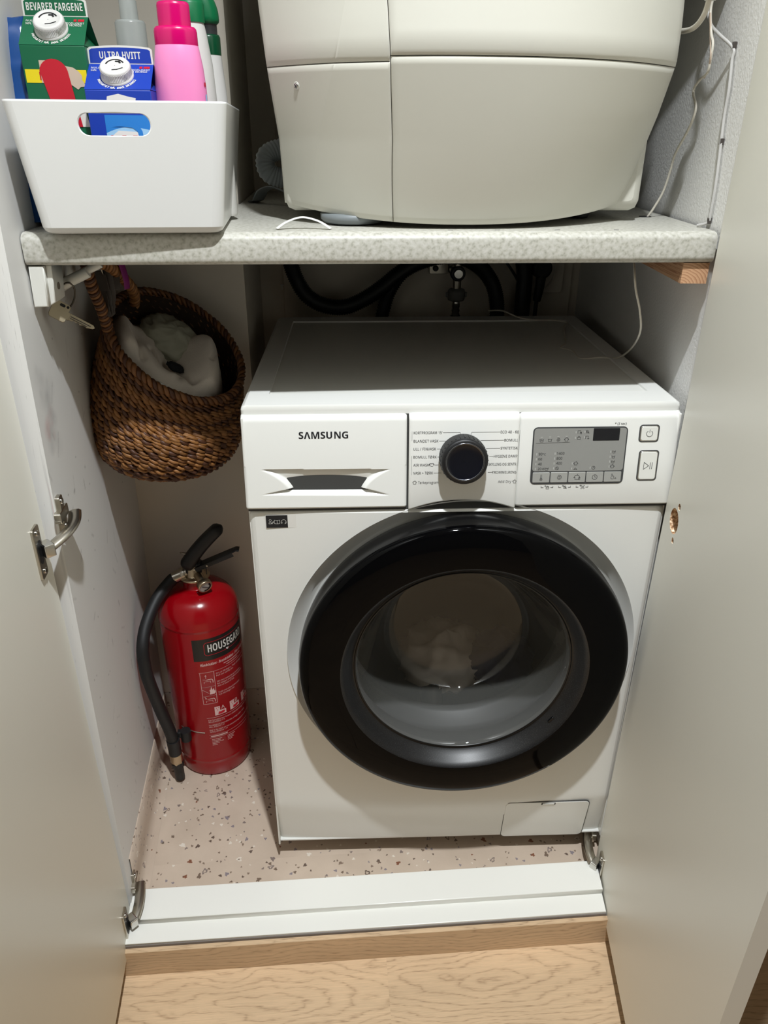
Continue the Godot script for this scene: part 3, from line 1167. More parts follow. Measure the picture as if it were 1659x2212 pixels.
func fascia(t: Node3D, pn: Transform3D, called: String, u0: float, u1: float, kind: int):
	# a bar of rounded section along u; s runs up the leaning face, n is out of it
	var top := 0.1335
	var r := 0.011
	var rows := []
	var front := 0.0026 if kind == 1 else 0.0
	var stations := [[u0, 1.0], [u0 + 0.0006, 0.55], [u0 + 0.0018, 0.2], [u0 + 0.0045, 0.0]]
	var us := 26
	for i in range(1, us):
		stations.append([lerpf(u0 + 0.0045, u1 - 0.0045, float(i) / us), 0.0])
	stations.append_array([[u1 - 0.0045, 0.0], [u1 - 0.0018, 0.2], [u1 - 0.0006, 0.55], [u1, 1.0]])
	var edge := 0.0032 if (kind == 1) else 0.004
	var hole := kind == 0
	var ha := 0.0195
	var hb := 0.2035
	var h0 := 0.0165
	var h1 := 0.0585
	var prof_at := func(u: float, k: float) -> PackedVector3Array:
		var vb := 0.0
		if kind == 1:
			var x := (u - 0.5 * (u0 + u1)) / (0.5 * (u1 - u0))
			vb = lerpf(0.0105, -0.0035, x * x)
		var ins: float = edge * k * 0.8
		var row := PackedVector3Array()
		row.append(Vector3(u, vb + ins * 0.3, -0.020))
		row.append(Vector3(u, vb + ins * 0.3, front - 0.003 - ins))
		row.append(Vector3(u, vb + 0.0009 + ins * 0.3, front - 0.0008 - ins))
		row.append(Vector3(u, vb + 0.0028 + ins * 0.3, front - ins))
		row.append(Vector3(u, lerpf(vb, top, 0.5), front - ins))
		for j in 9:
			var a := j / 8.0 * PI / 2
			row.append(Vector3(u, top - r + (r - ins * 0.6) * sin(a), front - r + (r - ins) * cos(a)))
		row.append(Vector3(u, top - ins * 0.6, -0.024))
		return row
	var g := new_g()
	g.xf = pn
	if not hole:
		for s in stations:
			rows.append(prof_at.call(s[0], s[1]))
		g.grid(rows, false, true)
		g.fan(rows[0], false)
		g.fan(rows[-1], true)
		part(called, g, M.white, t)
		return
	# the drawer: same bar, front face left open round the grip, which is a carved field
	for s in stations:
		rows.append(prof_at.call(s[0], s[1]))
	var low := []
	var high := []
	for row in rows:
		low.append(row.slice(0, 4))
		var h := PackedVector3Array()
		var f: PackedVector3Array = row
		h.append(Vector3(f[4].x, 0.0620, f[4].z))
		h.append_array(f.slice(5))
		high.append(h)
	g.grid(low, false, true)
	g.grid(high, false, true)
	g.fan(rows[0], false)
	g.fan(rows[-1], true)
	# carved band between s = 0.0028 and 0.062
	var nu := 150
	var nv := 72
	var band := []
	for j in nv + 1:
		var row := PackedVector3Array()
		var s := lerpf(0.0028, 0.0620, float(j) / nv)
		for i in nu + 1:
			var u := lerpf(u0, u1, float(i) / nu)
			var e := minf(u - u0, u1 - u)
			var n := 0.0
			if e < 0.0045:
				n = -edge * 0.8 * pow(1.0 - e / 0.0045, 2.0)
			row.append(Vector3(u, s, n - grip_depth(u, s)))
		band.append(row)
	g.grid(band)
	part(called, g, M.white, t)

func grip_depth(u: float, s: float) -> float:
	# corners measured on the drawer: top edge 0.0218-0.2005 at s 0.057, pinch 0.0595-0.1655 at 0.029, lip to 0.0205
	var top := lerpf(0.0576, 0.0560, (u - 0.02) / 0.18)
	var pin := lerpf(0.0295, 0.0280, (u - 0.02) / 0.18)
	var low := lerpf(0.0212, 0.0183, (u - 0.02) / 0.18)
	if s > top or s < low:
		return 0.0
	if s <= pin:
		var f := (s - low) / (pin - low)
		var a := lerpf(0.0205, 0.0590, f)
		var b := lerpf(0.2010, 0.1660, f)
		var side := minf(u - a, b - u)
		return 0.0085 * f * clampf(side / 0.004, 0.0, 1.0) if side > 0 else 0.0
	var h := (s - pin) / (top - pin)
	var bow := pow(h, 2.2) * 0.55 + h * 0.45
	var a2 := lerpf(0.0595, 0.0215, bow)
	var b2 := lerpf(0.1655, 0.2010, bow)
	var sd := minf(u - a2, b2 - u)
	if sd <= 0.0:
		return 0.0
	var mid := (u - 0.1125) / 0.055
	var deep := lerpf(0.0090, 0.0035, smoothstep(0.0, 1.0, h)) + 0.0035 * maxf(1.0 - mid * mid, 0.0) * (1.0 - h)
	return deep * smoothstep(0.0, 0.012, sd)

func control_print(t: Node3D, pn: Transform3D):
	var z := 0.0029
	var g := new_g()
	g.xf = pn
	var h := 0.0036
	var left := [["KORTPROGRAM 15'", 0.1056, 0.0385], ["BLANDET VASK", 0.0941, 0.0335], ["ULL / FINVASK", 0.0831, 0.0305], ["BOMULL TØRK", 0.0719, 0.0315], ["AIR WASH", 0.0606, 0.0215], ["VASK + TØRK", 0.0492, 0.0270]]
	for q in left:
		g.text(q[0], 0.2305, q[1], h, z, -1, q[2])
	var right := [["ECO 40 - 60", 0.1056, 0.0245], ["BOMULL", 0.0943, 0.0190], ["SYNTETISK", 0.0832, 0.0235], ["HYGIENE DAMP", 0.0718, 0.0320], ["SKYLLING OG SENTR.", 0.0605, 0.0390], ["TROMMELRENS", 0.0490, 0.0335]]
	for q in right:
		g.text(q[0], 0.3722, q[1], h, z, 1, q[2])
	# shirt sign after AIR WASH
	var sh := func(c: Vector2, k: float, w: float):
		g.stroke([c + Vector2(-1, -1) * k, c + Vector2(-1, 0.2) * k, c + Vector2(-1.7, 0) * k, c + Vector2(-1.2, 1) * k, c + Vector2(-0.4, 1) * k, c + Vector2(0, 0.7) * k, c + Vector2(0.4, 1) * k, c + Vector2(1.2, 1) * k, c + Vector2(1.7, 0) * k, c + Vector2(1, 0.2) * k], w, z)
	sh.call(Vector2(0.2555, 0.0624), 0.0021, 0.00055)
	g.stroke([Vector2(0.2545, 0.0606), Vector2(0.2572, 0.0606)], 0.0005, z)
	part("program_print", g, M.ink, t, "small black Norwegian program names beside the dial")
	g = new_g()
	g.xf = pn
	g.text("Tørkeprogram", 0.2372, 0.0356, h, z, -1, 0.0282)
	g.text("Add Dry", 0.3660, 0.0356, h, z, 1, 0.0185)
	for q in [Vector2(0.2325, 0.0372), Vector2(0.3705, 0.0372)]:
		g.stroke([q + Vector2(-0.0015, -0.002), q + Vector2(-0.0015, 0.0002), q + Vector2(-0.0028, 0.0), q + Vector2(-0.0018, 0.0018), q + Vector2(0, 0.0022), q + Vector2(0.0018, 0.0018), q + Vector2(0.0028, 0), q + Vector2(0.0015, 0.0002), q + Vector2(0.0015, -0.002)], 0.0005, z, true)
		g.stroke([q + Vector2(0, 0.0022), q + Vector2(0.0007, 0.0034)], 0.0005, z)
	# leader lines
	var ll := [[0.2700, 0.1075, 0.2930], [0.2650, 0.0959, 0.2790], [0.2622, 0.0849, 0.2720], [0.2634, 0.0737, 0.2672], [0.2600, 0.0624, 0.2650], [0.2586, 0.0510, 0.2690]]
	for q in ll:
		g.stroke([Vector2(q[0], q[1]), Vector2(q[2], q[1])], 0.0004, z)
	var rl := [[0.3470, 0.1075, 0.3085], [0.3525, 0.0961, 0.3210], [0.3480, 0.0850, 0.3290], [0.3395, 0.0736, 0.3340], [0.3395, 0.0510, 0.3330]]
	for q in rl:
		g.stroke([Vector2(q[0], q[1]), Vector2(q[2], q[1])], 0.0004, z)
	g.stroke([Vector2(0.2930, 0.1075), Vector2(0.2945, 0.1015)], 0.0004, z)
	g.stroke([Vector2(0.3085, 0.1075), Vector2(0.3070, 0.1015)], 0.0004, z)
	for q in [[0.0965, 0.1095], [0.0485, 0.0755]]:
		g.stroke([Vector2(0.2283, q[0]), Vector2(0.2283, q[1])], 0.0003, z)
	g.stroke([Vector2(0.3738, 0.0600), Vector2(0.3738, 0.1095)], 0.0003, z)
	part("program_print", g, M.ink_soft, t, "grey leader lines and drying marks round the dial")

func knob(t: Node3D, pn: Transform3D):
	var o := Node3D.new()
	o.name = "dial"
	t.add_child(o)
	o.transform = pn * Transform3D(Basis(Vector3.RIGHT, PI / 2), Vector3(0.2972, 0.0735, 0.0026))
	var g := new_g()
	g.lathe([[0.0320, 0.0], [0.0322, 0.004], [0.0316, 0.022], [0.0308, 0.0255], [0.0290, 0.0272], [0.0264, 0.0274]], 72)
	part("dial_ring", g, M.black, o)
	g = new_g()
	g.lathe([[0.0264, 0.0272], [0.0262, 0.0278], [0.0252, 0.0280], [0.0243, 0.0272]], 72)
	part("chrome_ring", g, mat(c8(120, 122, 128), 0.2, 1.0), o)
	g = new_g()
	g.lathe([[0.0243, 0.0270], [0.022, 0.0262], [0.014, 0.0255], [0.0004, 0.0252]], 64)
	part("dial_face", g, M.knob_face, o)
	g = new_g()
	for i in 32:
		var a := TAU * i / 32
		g.xf = Transform3D(Basis(Vector3.UP, a), Vector3.ZERO)
		g.box(Vector3(0.0316, 0.004, -0.0006), Vector3(0.0324, 0.020, 0.0006))
	part("grip_ribs", g, M.black, o)

func display(t: Node3D, pn: Transform3D):
	var x0 := 0.3924
	var x1 := 0.5218
	var y0 := 0.0318
	var y1 := 0.1128
	var g := new_g()
	g.xf = pn
	var cx := (x0 + x1) / 2
	var cy := (y0 + y1) / 2
	var hx := (x1 - x0) / 2
	var hy := (y1 - y0) / 2
	g.pad(cx, cy, hx, hy, 0.0065, -0.001, 0.0006)
	part("display_frame", g, M.frame_grey, t)
	g = new_g()
	g.xf = pn
	g.pad(cx, cy + 0.0086, hx - 0.0018, hy - 0.0104, 0.004, -0.001, 0.0009)
	part("display_plate", g, M.panel_grey, t)
	for i in 5:
		g = new_g()
		g.xf = pn
		var w := (x1 - x0 - 0.005) / 5
		g.pad(x0 + 0.0025 + w * (i + 0.5), y0 + 0.0100, w / 2 - 0.0006, 0.0074, 0.0012, -0.001, 0.0014, 0.0005)
		part("touch_button", g, M.button_grey, t)
	g = new_g()
	g.xf = pn
	g.pad(0.4925, 0.1022, 0.0180, 0.0086, 0.0006, 0, 0.0012)
	part("lcd_window", g, M.lcd, t)
	# small white lamps and lettering
	var z := 0.0011
	var lamps := []
	for i in 4:
		lamps.append([0.4028 + 0.0113 * i, 0.0985 + 0.0003 * i, 0.0030, 0.0010])
	for q in [Vector2(0.4500, 0.1040), Vector2(0.4622, 0.1044), Vector2(0.4497, 0.0962), Vector2(0.4620, 0.0966)]:
		lamps.append([q.x, q.y, 0.0012, 0.0030])
	for i in 4:
		lamps.append([0.3985 - 0.0002 * i, 0.0735 - 0.0070 * i, 0.0013, 0.0033])
		lamps.append([0.4236 - 0.0002 * i, 0.0742 - 0.0070 * i, 0.0013, 0.0033])
		lamps.append([0.5000, 0.0760 - 0.0070 * i, 0.0012, 0.0032])
	for q in [Vector2(0.4485, 0.0600), Vector2(0.4482, 0.0528), Vector2(0.4738, 0.0536)]:
		lamps.append([q.x, q.y, 0.0012, 0.0031])
	for q in lamps:
		g = new_g()
		g.xf = pn
		g.rect(q[0], q[1], q[0] + q[2], q[1] + q[3], z)
		part("indicator_mark", g, M.led, t)
	g = new_g()
	g.xf = pn
	var h := 0.0036
	var d := ["90", "60", "40", "20"]
	var e := ["1400", "800", "400"]
	for i in 4:
		g.text(d[i], 0.4018, 0.0735 - 0.0070 * i, h, z)
	g.text("°C", 0.4078, 0.0735, 0.0026, z)
	for i in 3:
		g.text(e[i], 0.4268, 0.0743 - 0.0070 * i, h, z)
	var k := 0.0004
	g.ring2(Vector2(0.4095, 0.0541), 0.0012, k, z)
	tub(g, Vector2(0.4142, 0.0542), 0.0024, k, z)
	g.ring2(Vector2(0.4285, 0.0548), 0.0021, k, z)
	g.stroke([Vector2(0.4270, 0.0563), Vector2(0.4300, 0.0533)], k, z)
	# wash, rinse, spin, dry symbols under the top lamps
	tub(g, Vector2(0.4045, 0.0945), 0.0026, k, z)
	g.stroke([Vector2(0.4038, 0.0950), Vector2(0.4052, 0.0950)], k, z)
	tub(g, Vector2(0.4158, 0.0948), 0.0026, k, z)
	spiral(g, Vector2(0.4270, 0.0952), 0.0027, k, z)
	shirt(g, Vector2(0.4384, 0.0956), 0.0019, k, z)
	# door lock, mute bell, padlock, add item
	g.stroke([Vector2(0.4532, 0.1035), Vector2(0.4532, 0.1075), Vector2(0.4570, 0.1075), Vector2(0.4570, 0.1050)], k, z)
	padlock(g, Vector2(0.4573, 0.1044), 0.0011, k, z)
	bell(g, Vector2(0.4662, 0.1059), 0.0019, k, z)
	padlock(g, Vector2(0.4552, 0.0976), 0.0020, k, z)
	g.stroke([Vector2(0.4642, 0.0962), Vector2(0.4642, 0.1000), Vector2(0.4680, 0.1000), Vector2(0.4680, 0.0978)], k, z)
	g.stroke([Vector2(0.4668, 0.0966), Vector2(0.4692, 0.0966)], k, z)
	g.stroke([Vector2(0.4680, 0.0954), Vector2(0.4680, 0.0978)], k, z)
	g.stroke([Vector2(0.397, 0.0905), Vector2(0.443, 0.0918)], 0.0003, z)
	shirt(g, Vector2(0.4540, 0.0616), 0.0018, k, z)
	g.stroke([Vector2(0.4517, 0.0530), Vector2(0.4563, 0.0530), Vector2(0.4540, 0.0552)], k, z, true)
	clock(g, Vector2(0.4790, 0.0552), 0.0022, k, z)
	for i in 4:
		if i < 3:
			tub(g, Vector2(0.5052, 0.0775 - 0.0070 * i), 0.0022, k, z)
		else:
			shirt(g, Vector2(0.5050, 0.0568), 0.0018, k, z)
	# on the five buttons
	var b := []
	for i in 5:
		b.append(Vector2(x0 + 0.0025 + (x1 - x0 - 0.005) / 5 * (i + 0.5), y0 + 0.0100))
	z = 0.0016
	g.stroke([b[0] + Vector2(-0.0008, 0.0042), b[0] + Vector2(-0.0008, -0.0012)], k, z)
	g.stroke([b[0] + Vector2(0.0008, 0.0042), b[0] + Vector2(0.0008, -0.0012)], k, z)
	g.ring2(b[0] + Vector2(0, -0.0026), 0.0017, k, z)
	g.extrude(G.circ(b[0].x, b[0].y - 0.0026, 0.0008, 10), z - 0.0001, z)
	spiral(g, b[1], 0.0037, 0.0005, z)
	shirt(g, b[2], 0.0026, 0.0005, z)
	clock(g, b[3], 0.0034, 0.0005, z)
	var c: Vector2 = b[4]
	g.stroke([c + Vector2(-0.0028, -0.001), c + Vector2(-0.0012, -0.003), c + Vector2(0.001, -0.003), c + Vector2(0.0018, -0.001), c + Vector2(0.0018, 0.0012), c + Vector2(-0.0006, 0.0012), c + Vector2(-0.0006, 0.0042), c + Vector2(-0.0016, 0.0042), c + Vector2(-0.0016, -0.0004)], k, z)
	for q in [b[2] + Vector2(0.0036, -0.0024), c + Vector2(0.004, -0.002)]:
		g.stroke([q + Vector2(-0.0014, 0), q + Vector2(0.0014, 0)], k, z)
		g.stroke([q + Vector2(0, -0.0014), q + Vector2(0, 0.0014)], k, z)
	# below and above the display
	z = 0.0004
	g.text("* (3 sec)", 0.5188, 0.1150, 0.0032, z, 1)
	var bx := [0.4085, 0.4330, 0.4575]
	for i in 3:
		var x: float = bx[i]
		g.stroke([Vector2(x, 0.0290), Vector2(x, 0.0270), Vector2(x + 0.0032, 0.0270)], 0.0005, z)
		g.stroke([Vector2(x + 0.0135, 0.0270), Vector2(x + 0.0167, 0.0270), Vector2(x + 0.0167, 0.0290)], 0.0005, z)
		g.text("*", x + 0.0048, 0.0266, 0.0036, z)
	padlock(g, Vector2(0.4176, 0.0270), 0.0019, 0.0005, z)
	bell(g, Vector2(0.4420, 0.0272), 0.0019, 0.0005, z)
	g.ring2(Vector2(0.4668, 0.0272), 0.0013, 0.0005, z)
	for q in [Vector2(-1, -1), Vector2(1, -1), Vector2(-1, 1), Vector2(1, 1)]:
		var o: Vector2 = Vector2(0.4668, 0.0272) + q * 0.0024
		g.stroke([o - Vector2(q.x * 0.0014, 0), o, o - Vector2(0, q.y * 0.0014)], 0.0004, z)
	part("display_print", g, M.ink, t, "temperature and spin numbers and symbols on the grey display")
	# power and start buttons
	var defs := [[0.5512, 0.1026, 0.0138, 0.0122, "power_button"], [0.5545, 0.0572, 0.0140, 0.0219, "start_button"]]
	for q in defs:
		g = new_g()
		g.xf = pn
		g.pad(q[0], q[1], q[2], q[3], 0.0045, -0.001, 0.0006, 0.0003)
		part("button_bezel", g, M.frame_grey, t)
		g = new_g()
		g.xf = pn
		g.extrude(G.rr(q[0], q[1], q[2] - 0.0014, q[3] - 0.0014, 0.0036, 6), 0.0, 0.0011, 0.0007)
		part("button_trim", g, M.chrome, t)
		g = new_g()
		g.xf = pn
		g.extrude(G.rr(q[0], q[1], q[2] - 0.0026, q[3] - 0.0026, 0.003, 6), 0.0, 0.0019, 0.0005)
		var bt := part(q[4], g, M.white_soft, t)
		g = new_g()
		g.xf = pn
		var m := Vector2(q[0], q[1])
		if q[3] < 0.015:
			g.arc(m, 0.0042, 125, 415, 0.0006, 0.0021)
			g.stroke([m + Vector2(0, 0.0016), m + Vector2(0, 0.0056)], 0.0006, 0.0021)
		else:
			g.stroke([m + Vector2(-0.0060, -0.0050), m + Vector2(-0.0060, 0.0050), m + Vector2(0.0008, 0.0)], 0.0006, 0.0021, true)
			g.stroke([m + Vector2(0.0028, -0.0046), m + Vector2(0.0028, 0.0046)], 0.0007, 0.0021)
			g.stroke([m + Vector2(0.0054, -0.0046), m + Vector2(0.0054, 0.0046)], 0.0007, 0.0021)
		part("button_symbol", g, M.ink, bt)

func tub(g: G, c: Vector2, r: float, w: float, z: float):
	g.stroke([c + Vector2(-r, r * 0.8), c + Vector2(-r * 0.7, -r * 0.8), c + Vector2(r * 0.7, -r * 0.8), c + Vector2(r, r * 0.8)], w, z)
	g.stroke([c + Vector2(-r * 0.85, r * 0.25), c + Vector2(-r * 0.3, r * 0.45), c + Vector2(r * 0.3, r * 0.15), c + Vector2(r * 0.85, r * 0.35)], w, z)

func spiral(g: G, c: Vector2, r: float, w: float, z: float):
	var l := []
	for i in 30:
		var a := TAU * 1.75 * i / 29.0
		l.append(c + Vector2(cos(a + 3.6), sin(a + 3.6)) * r * (0.2 + 0.8 * i / 29.0))
	g.stroke(l, w, z)

func shirt(g: G, c: Vector2, r: float, w: float, z: float):
	g.stroke([c + Vector2(-1, -1.2) * r, c + Vector2(-1, 0) * r, c + Vector2(-1.7, -0.2) * r, c + Vector2(-1, 0.9) * r, c + Vector2(0, 1.2) * r, c + Vector2(1, 0.9) * r, c + Vector2(1.7, -0.2) * r, c + Vector2(1, 0) * r, c + Vector2(1, -1.2) * r], w, z, true)
	g.stroke([c + Vector2(0, 1.2) * r, c + Vector2(0.4, 1.9) * r], w, z)

func padlock(g: G, c: Vector2, r: float, w: float, z: float):
	g.stroke([c + Vector2(-r, -r), c + Vector2(r, -r), c + Vector2(r, r * 0.4), c + Vector2(-r, r * 0.4)], w, z, true)
	g.arc(c + Vector2(0, r * 0.5), r * 0.65, 0, 180, w, z, 8)

func bell(g: G, c: Vector2, r: float, w: float, z: float):
	g.stroke([c + Vector2(-r, -r * 0.7), c + Vector2(r, -r * 0.7), c + Vector2(r * 0.7, r * 0.5), c + Vector2(0, r * 1.1), c + Vector2(-r * 0.7, r * 0.5)], w, z, true)
	g.stroke([c + Vector2(-r * 1.2, r * 1.1), c + Vector2(r * 1.2, -r * 1.1)], w, z)

func clock(g: G, c: Vector2, r: float, w: float, z: float):
	g.ring2(c, r, w, z)
	g.stroke([c + Vector2(0, r * 0.7), c, c + Vector2(r * 0.6, 0)], w, z)

func sticker(t: Node3D):
	var zc := crown(Vector2(0.05, 0.68)) + 0.0003
	var o := Node3D.new()
	o.name = "sticker"
	t.add_child(o)
	o.set_meta("label", "small black and white support sticker with three line symbols")
	var g := new_g(Vector3(0, 0, zc))
	g.pad(0.0502, 0.6850, 0.0256, 0.0102, 0.0012, 0, 0.0002)
	part("sticker_sheet", g, M.ink_white, o)
	g = new_g(Vector3(0, 0, zc + 0.00015))
	g.rect(0.0250, 0.6752, 0.0553, 0.6947, 0.0002)
	part("black_field", g, M.ink, o)
	g = new_g(Vector3(0, 0, zc + 0.0006))
	g.ring2(Vector2(0.0310, 0.6868), 0.0016, 0.0004, 0)
	g.stroke([Vector2(0.0289, 0.6815), Vector2(0.0293, 0.6836), Vector2(0.0310, 0.6843), Vector2(0.0324, 0.6830), Vector2(0.0320, 0.6815)], 0.0004, 0, true)
	g.stroke([Vector2(0.0326, 0.6820), Vector2(0.0350, 0.6852), Vector2(0.0358, 0.6846), Vector2(0.0334, 0.6814)], 0.0004, 0, true)
	g.stroke([Vector2(0.0367, 0.6820), Vector2(0.0367, 0.6875), Vector2(0.0405, 0.6868), Vector2(0.0443, 0.6875), Vector2(0.0443, 0.6820), Vector2(0.0405, 0.6814)], 0.0004, 0, true)
	g.stroke([Vector2(0.0405, 0.6868), Vector2(0.0405, 0.6814)], 0.0004, 0)
	g.arc(Vector2(0.0497, 0.6845), 0.0034, 0, 180, 0.0005, 0)
	g.stroke([Vector2(0.0463, 0.6845), Vector2(0.0463, 0.6822), Vector2(0.0474, 0.6822), Vector2(0.0474, 0.6845)], 0.0004, 0)
	g.stroke([Vector2(0.0531, 0.6845), Vector2(0.0531, 0.6822), Vector2(0.0520, 0.6822), Vector2(0.0520, 0.6845)], 0.0004, 0)
	g.stroke([Vector2(0.0526, 0.6822), Vector2(0.0510, 0.6814)], 0.0004, 0)
	part("line_symbols", g, M.ink_white, o)

func door_ring(t: Node3D, rc: Vector2):
	var o := Node3D.new()
	o.name = "porthole_door"
	t.add_child(o)
	o.transform = Transform3D(Basis(Vector3.RIGHT, PI / 2), Vector3(rc.x, rc.y, 0))
	# lathe axis = out of the machine
	var g := new_g()
	g.lathe([[0.243, -0.018], [0.2475, -0.010], [0.2500, 0.004], [0.2505, 0.022], [0.2490, 0.032]], 160)
	part("outer_band", g, mat(c8(14, 14, 15), 0.25), o)
	g = new_g()
	g.lathe([[0.2490, 0.032], [0.2478, 0.0362], [0.2460, 0.0392], [0.2425, 0.0420], [0.2380, 0.0436], [0.2250, 0.0455], [0.2050, 0.0466], [0.1900, 0.0468], [0.1872, 0.0464]], 160)
	part("black_ring", g, M.gloss, o, "glossy black ring of the washer door")
	g = new_g()
	g.lathe([[0.1872, 0.0464], [0.1850, 0.0450], [0.1810, 0.0390], [0.1760, 0.0310], [0.1715, 0.0240], [0.1690, 0.0215]], 160)
	part("inner_bevel", g, M.dusty, o, "dusty black bevel inside the door ring")
	g = new_g()
	g.lathe([[0.1690, 0.0215], [0.1675, 0.0200], [0.1665, 0.0215], [0.1650, 0.0222], [0.1640, 0.0205]], 160)
	part("glass_seat", g, M.gloss2, o)
	# glass bowl, an open dish bulging into the drum
	g = new_g()
	g.lathe([[0.1655, 0.0212], [0.1630, 0.0190], [0.1600, 0.0120], [0.1560, 0.0000], [0.1500, -0.0180], [0.1420, -0.0400], [0.1330, -0.0600], [0.1240, -0.0760], [0.1150, -0.0860], [0.1060, -0.0915], [0.0960, -0.0935], [0.05, -0.0945], [0.0005, -0.0948]], 128)
	part("glass_bowl", g, M.glass, o, "clear glass bowl of the washer door")
	g = new_g()
	g.lathe([[0.1700, 0.018], [0.1720, -0.02], [0.190, -0.035], [0.196, -0.06], [0.178, -0.075], [0.176, -0.09], [0.20, -0.10]], 96)
	part("door_gasket", g, mat(c8(66, 66, 66), 0.5), o)
	# drum
	g = new_g()
	g.lathe([[0.20, -0.10], [0.236, -0.115], [0.24, -0.13], [0.24, -0.40], [0.23, -0.42], [0.10, -0.43], [0.001, -0.43]], 72)
	part("drum", g, M.drum, o)
	for i in 3:
		g = new_g()
		g.xf = Transform3D(Basis(Vector3.UP, 0.4 + TAU * i / 3), Vector3.ZERO)
		g.tube(spline([Vector3(0.236, -0.14, 0), Vector3(0.20, -0.18, 0), Vector3(0.195, -0.28, 0), Vector3(0.235, -0.38, 0)], 6), 0.022, 10)
		part("drum_paddle", g, M.drum, o)
	# latch mark at the lower right of the bevel
	g = new_g()
	g.xf = Transform3D(Basis(Vector3.UP, -0.62), Vector3.ZERO)
	g.box(Vector3(0.1745, 0.0300, -0.006), Vector3(0.1800, 0.0340, 0.006), 0.001)
	part("latch_plate", g, M.gloss2, o)
	# a little laundry lies behind the glass
	var c := cloth_heap(Vector3(0, 0, 0), 0.075, 0.055, 5)
	var lm := part(numbered("grey_laundry"), c, M.cloth, self)
	lm.position = t.transform * Vector3(rc.x + 0.005, rc.y - 0.205, -0.235)
	lm.set_meta("label", "crumpled pale cloth lying in the drum behind the round glass door")
	lm.set_meta("category", "laundry")
	c = cloth_heap(Vector3(0, 0, 0), 0.055, 0.05, 9)
	lm = part(numbered("dark_laundry"), c, M.blue_cloth, self)
	lm.position = t.transform * Vector3(rc.x + 0.105, rc.y - 0.185, -0.20)
	lm.set_meta("label", "dark blue cloth in the drum, right of the pale cloth")
	lm.set_meta("category", "laundry")

func cloth_heap(at: Vector3, r: float, h: float, seed_: int) -> G:
	var g := new_g(at)
	var fn := FastNoiseLite.new()
	fn.seed = seed_
	fn.frequency = 1.0
	fn.fractal_type = FastNoiseLite.FRACTAL_RIDGED
	fn.fractal_octaves = 2
	var rows := []
	for i in 22:
		var a := PI * i / 21.0
		var row := PackedVector3Array()
		for j in 44:
			var b := TAU * j / 44.0
			var d := Vector3(sin(a) * cos(b), -cos(a), sin(a) * sin(b))
			var k := 1.0 + 0.28 * fn.get_noise_3dv(d * 1.1)
			d.y = maxf(d.y, -0.35)
			row.append(Vector3(d.x * r, (d.y + 0.35) * h, -d.z * r) * k)
		rows.append(row)
	g.grid(rows, true)
	return g

# ------------------------------------------------------------ tumble dryer
static func table(t: Array, y: float, col: int) -> float:
	for i in t.size() - 1:
		if y <= t[i + 1][0]:
			var f := clampf((y - t[i][0]) / (t[i + 1][0] - t[i][0]), 0.0, 1.0)
			return lerpf(t[i][col], t[i + 1][col], f)
	return t[-1][col]

const DRY := [[1.07, 0.3072, 0.738], [1.09, 0.3068, 0.742], [1.14, 0.3055, 0.752], [1.165, 0.3048, 0.757], [1.194, 0.3012, 0.7625], [1.24, 0.2957, 0.768], [1.285, 0.2912, 0.7692], [1.31, 0.2890, 0.7685], [1.45, 0.281, 0.766], [1.8, 0.27, 0.76]]
const CREASE := [[1.07, 0.078, 0], [1.095, 0.08, 0], [1.16, 0.10, 0], [1.24, 0.161, 0], [1.31, 0.204, 0], [1.8, 0.5, 0]]

func dry(s: float, y: float, back := 0.0) -> Vector3:
	var zc := 0.0
	if y < 1.244:
		zc = lerpf(0.002, 0.060, pow(clampf((y - 1.075) / 0.169, 0.0, 1.0), 0.85))
	else:
		zc = 0.0615 - 0.10 * (y - 1.244) - 0.1 * pow(y - 1.244, 2.0)
	var e := absf(2 * s - 1)
	var z := zc - 0.105 * pow(e, 2.3) - back
	var cr := table(CREASE, y, 1)
	if s < cr:
		z -= (cr - s) * 0.06
	return Vector3(lerpf(table(DRY, y, 1), table(DRY, y, 2), s), y, z)

func dry_bottom(s: float) -> float:
	return 1.0762 + 0.0165 * pow(absf(2 * s - 1), 2.2)

func dry_div(y: float) -> float:
	return 0.281 + 0.022 * pow(clampf((1.24 - y) / 0.165, 0.0, 1.0), 2.5)

